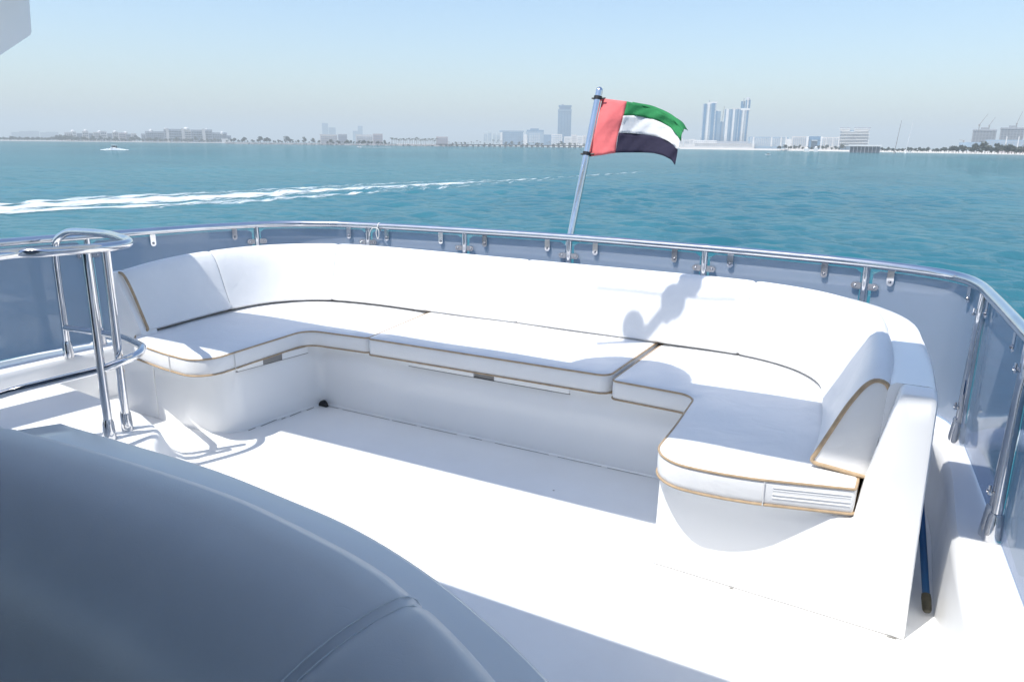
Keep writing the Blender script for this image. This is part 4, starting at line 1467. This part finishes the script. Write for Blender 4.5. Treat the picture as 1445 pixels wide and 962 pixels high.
B = Bld(1405, 1800, 'long low hazy block with two slim white pylons below the unfinished towers')
B.block('wall', 1367, 1374, 201.5, W_TEAL); B.block('wall', 1374, 1394, 201, W_TEAL); B.block('wall', 1394, 1446, 197.5, W_TEAL); B.block('wall', 1446, 1500, 199, W_TEAL); B.floors(1396, 1444, 199, 208, 4, W_GREY, cols=14); B.fins((1414.5, 1426.5), 192.5, 212, 1.0, W_WHITE)
B = Bld(1430, 1150, 'low brown beach hall with a flat roof among the trees at the far right')
B.block('wall', 1415, 1448, 209.5, W_PINK); B.block('roof', 1413, 1450, 208.2, W_GREY, 209.4)
for px, w, y, lb in ((1139, 7, 209, 'small white cube hut at the left end of the white beach'), (1152, 5, 207.5, 'small white domed hut on the white beach'), (1285, 4, 211, 'tiny white tent at the foot of the white mast')):
    B = Bld(px, 1120, lb, 'hut', 'beach_hut')
    B.block('wall', px - w / 2, px + w / 2, y + 1.2, W_WHITE, None, 5); B.dome(px, y - 1, y + 1.3, w * .35, W_WHITE)

# --- trees along the shore, each with trunk and crown
def crown_mesh(bm_, c, rx, rz, n, leaf):
    for _ in range(n):
        while True:
            v = Vector((random.uniform(-1, 1), random.uniform(-1, 1), random.uniform(-.9, 1)))
            if v.length < 1: break
        p = c + Vector((v.x * rx, v.y * rx, v.z * rz))
        s = leaf * random.uniform(.6, 1.3)
        q = Matrix.Rotation(random.uniform(0, 6.28), 3, random.choice('XYZ')) @ Matrix.Rotation(random.uniform(0, 6.28), 3, 'Z')
        vs_ = [bm_.verts.new(p + q @ Vector(k) * s) for k in ((-1, -.6, 0), (1, -.5, .2), (.7, .7, -.1), (-.8, .6, .2))]
        bm_.faces.new(vs_)
def make_tree(h, r):
    b1 = tube([(0, 0, 0), (.1 * r, 0, h * .4), (0, .1 * r, h * .7)], [.35, .28, .15], 5)
    b2 = bmesh.new()
    for _ in range(7):
        crown_mesh(b2, Vector((random.uniform(-.6, .6) * r, random.uniform(-.5, .5) * r, h * random.uniform(.45, .85))), r * .5, h * .2, 26, r * .2)
    return b1, b2
def make_palm(h):
    b1 = tube([(0, 0, 0), (.15, 0, h * .5), (.1, .1, h)], [.3, .24, .2], 5)
    b2 = bmesh.new()
    for k in range(14):
        a = k * 2.4; el = random.uniform(-.2, .9)
        L = h * .38
        P = []
        for j in range(5):
            t = j / 4
            P.append(Vector((math.cos(a) * L * t, math.sin(a) * L * t, h + L * (el * t - .9 * t * t))))
        side = Vector((-math.sin(a), math.cos(a), 0)) * h * .06
        rows = [(b2.verts.new(p - side * (1 - abs(2 * i_ / 4 - .8))), b2.verts.new(p + side * (1 - abs(2 * i_ / 4 - .8)) + Vector((0, 0, .1)))) for i_, p in enumerate(P)]
        for r0, r1 in zip(rows[:-1], rows[1:]): b2.faces.new((r0[0], r0[1], r1[1], r1[0]))
    return b1, b2
protos = {}
def plant_tree(kind, px, D, label, group, sc=1.0, z=1.2):
    if kind not in protos:
        mk = {'tree0': lambda: make_tree(9, 4.5), 'tree1': lambda: make_tree(7, 5.0), 'tree2': lambda: make_tree(11, 5), 'palm': lambda: make_palm(10)}[kind]
        b1, b2 = mk()
        t = thing('palm_tree' if kind == 'palm' else 'shore_tree', label, 'palm' if kind == 'palm' else 'tree', (0, 0, 0), group)
        build('trunk', b1, TRUNK, t); build('crown', b2, LEAF, t, smooth=False)
        protos[kind] = t
    else:
        t = copy_tree(protos[kind])
        t['label'] = label
        t['group'] = group
    t.location = spot(px, D, z)
    t.rotation_euler = (0, 0, random.uniform(0, 6.28))
    t.scale = (sc * random.uniform(.85, 1.2), sc * random.uniform(.85, 1.2), sc * random.uniform(.85, 1.15))
    return t
TK = ('tree0', 'tree1', 'tree2')
for k in range(46):
    px = 2 + k * 2.3 + random.uniform(-.8, .8)
    hgt = 1.0 if px < 78 else 1.6
    plant_tree(random.choice(TK), px, 2560 - random.uniform(0, 60), 'dark tree in the belt along the far left beach', 'trees along the far left beach', hgt * random.uniform(.8, 1.25))
for k in range(56):
    px = 105 + k * 3.9 + random.uniform(-1.4, 1.4)
    plant_tree(random.choice(TK), px, 2440 - random.uniform(0, 60), 'dark tree in front of the resort hotels on the left', 'trees in front of the resort hotels', random.uniform(.8, 1.45))
for k in range(34):
    px = 322 + k * 4.2 + random.uniform(-1.8, 1.8)
    plant_tree(random.choice(TK), px, 1960, 'dark tree standing behind the rocky breakwater', 'trees behind the rocky breakwater', random.choice((.5, .7, 1.0, 1.3, 1.5)), 2.5)
for k in range(30):
    px = 462 + k * 3.0 + random.uniform(-1, 1)
    plant_tree(random.choice(TK + ('palm',)), px, 1640 - k * 2, 'tree in front of the seafront villas', 'trees in front of the seafront villas', random.uniform(.5, .95), 2)
for k in range(26):
    px = 552 + k * 2.55 + random.uniform(-.5, .5)
    plant_tree('palm', px, 1640 - k * 3, 'palm in the even row left of the pier', 'palms in the row left of the pier', random.uniform(1.0, 1.35), 2)
for k in range(48):
    px = 634 + k * 4.4 + random.uniform(-1.6, 1.6)
    plant_tree(random.choice(TK + ('palm', 'palm')), px, 2200 - k * 5, 'tree on the shore behind the pier', 'trees on the shore behind the pier', random.uniform(.7, 1.3), 1.5)
for k in range(60):
    px = 1238 + k * 3.55 + random.uniform(-1.4, 1.4)
    plant_tree(random.choice(TK), px, 1100 - k * 3 + random.uniform(0, 50), 'dark tree in the belt behind the right beach', 'trees behind the right beach', (.55 if px < 1330 else .85) * random.uniform(.7, 1.3), 1.5)
for k in range(18):
    px = 1096 + k * 5.5 + random.uniform(-2, 2)
    plant_tree(random.choice(TK), px, 1380, 'dark tree at the foot of the pale blocks by the right beach', 'trees below the pale blocks', random.uniform(.5, .9), 1.5)

# rocks of the breakwater
bm = bmesh.new()
for k in range(420):
    px = random.uniform(318, 660); D = 1900 + (px - 318) / 322 * -400 + random.uniform(0, 9)
    p = spot(px, D, random.uniform(-.2, 2.2))
    s = random.uniform(.8, 2.0)
    vs_ = [bm.verts.new(p + Vector((random.uniform(-1, 1) * s * 1.4, random.uniform(-1, 1) * s, random.uniform(-.7, .9) * s))) for _ in range(7)]
    try: bmesh.ops.convex_hull(bm, input=vs_)
    except Exception: pass
tag(build('breakwater_rocks', bm, ROCK, smooth=False), kind='stuff')

# ------------------------------------------------------------------ boats
def speedboat(px, D, sc, label, heading):
    p = spot(px, D)
    t = thing('speedboat', label, 'boat', tuple(p))
    M = Matrix.Translation(p) @ Matrix.Rotation(heading, 4, 'Z') @ Matrix.Scale(sc, 4)
    b = bmesh.new()
    st = [(-4, 1.3, .1, 1.0), (-1, 1.4, .0, 1.05), (2, 1.15, .15, 1.25), (4, .5, .6, 1.5), (4.8, .04, 1.2, 1.6)]
    rings_ = []
    for x_, w, z0, z1 in st:
        rings_.append([b.verts.new(v) for v in ((x_, -w, z1), (x_, -w * .8, z0 + .2), (x_, 0, z0 - .2), (x_, w * .8, z0 + .2), (x_, w, z1))])
    for A, Bq in zip(rings_[:-1], rings_[1:]):
        for j in range(4): b.faces.new((A[j], A[j + 1], Bq[j + 1], Bq[j]))
        b.faces.new((A[4], A[0], Bq[0], Bq[4]))
    b.faces.new(rings_[0])
    bmesh.ops.transform(b, matrix=M, verts=b.verts)
    build('hull', b, BOATW, t)
    b = box(-1.5, 1.2, -.9, .9, 1.0, 2.3, .15); bmesh.ops.transform(b, matrix=M, verts=b.verts)
    build('cabin', b, BOATD, t)
    b = box(-2.2, 1.0, -1.1, 1.1, 2.6, 2.75, .03); 
    for sx, sy in ((-2, -1), (-2, 1), (.8, -1), (.8, 1)): add_tube(b, [(sx, sy, 1.0), (sx, sy, 2.62)], .05, 6)
    bmesh.ops.transform(b, matrix=M, verts=b.verts)
    build('canopy', b, BOATW, t)
    return t
def spray(px, D, w, d_, dens_, label_name='boat_spray'):
    f = bearing(px)
    rt = Vector((f.y, -f.x))
    c = Vector(spot(px, D).xy)
    lo = [tuple(c + rt * (w * (k / 4 - .5)) - f * d_ * .5) for k in range(5)]
    hi = [tuple(c + rt * (w * (k / 4 - .5)) + f * d_ * .5) for k in range(5)]
    return foam_strip(label_name, lo, hi, dens_, (.3, .3), .12, 6)
speedboat(161, 560, 1.15, 'white speedboat heading this way in its own spray near the left shore', R(-60))
spray(161, 556, 16, 40, .4)
bm = bmesh.new()
for k in range(160):
    a = random.uniform(-1, 1)
    p = spot(161 + a * 16, 556, max(.05, (1 - abs(a)) * random.uniform(.1, 1.3)))
    s = random.uniform(.15, .5)
    bmesh.ops.create_icosphere(bm, subdivisions=1, radius=s, matrix=Matrix.Translation(p))
tag(build('bow_spray', bm, simple('spray_white', (.8, .83, .84), .9)), kind='stuff')
speedboat(507, 1000, .8, 'tiny boat far off in front of the seafront villas', R(190))
spray(528, 1000, 42, 30, .25)
speedboat(1085, 620, .55, 'small dark open boat off the right shore', R(160))

# ------------------------------------------------------------------ haze over the sea
hz = NT('haze_air')
hz.t.nodes.remove(hz.b)
vol = hz.n('ShaderNodeVolumePrincipled')
vol.inputs['Color'].default_value = (.92, 1.0, 1.0, 1)
vol.inputs['Density'].default_value = .00026
vol.inputs['Anisotropy'].default_value = 0.0
hz.l(vol.outputs[0], hz.out.inputs['Volume'])
bm = box(-14000, 14000, -14000, 14000, WATER_Z - 9, 240)
tag(build('haze', bm, hz.m, smooth=False), kind='stuff')
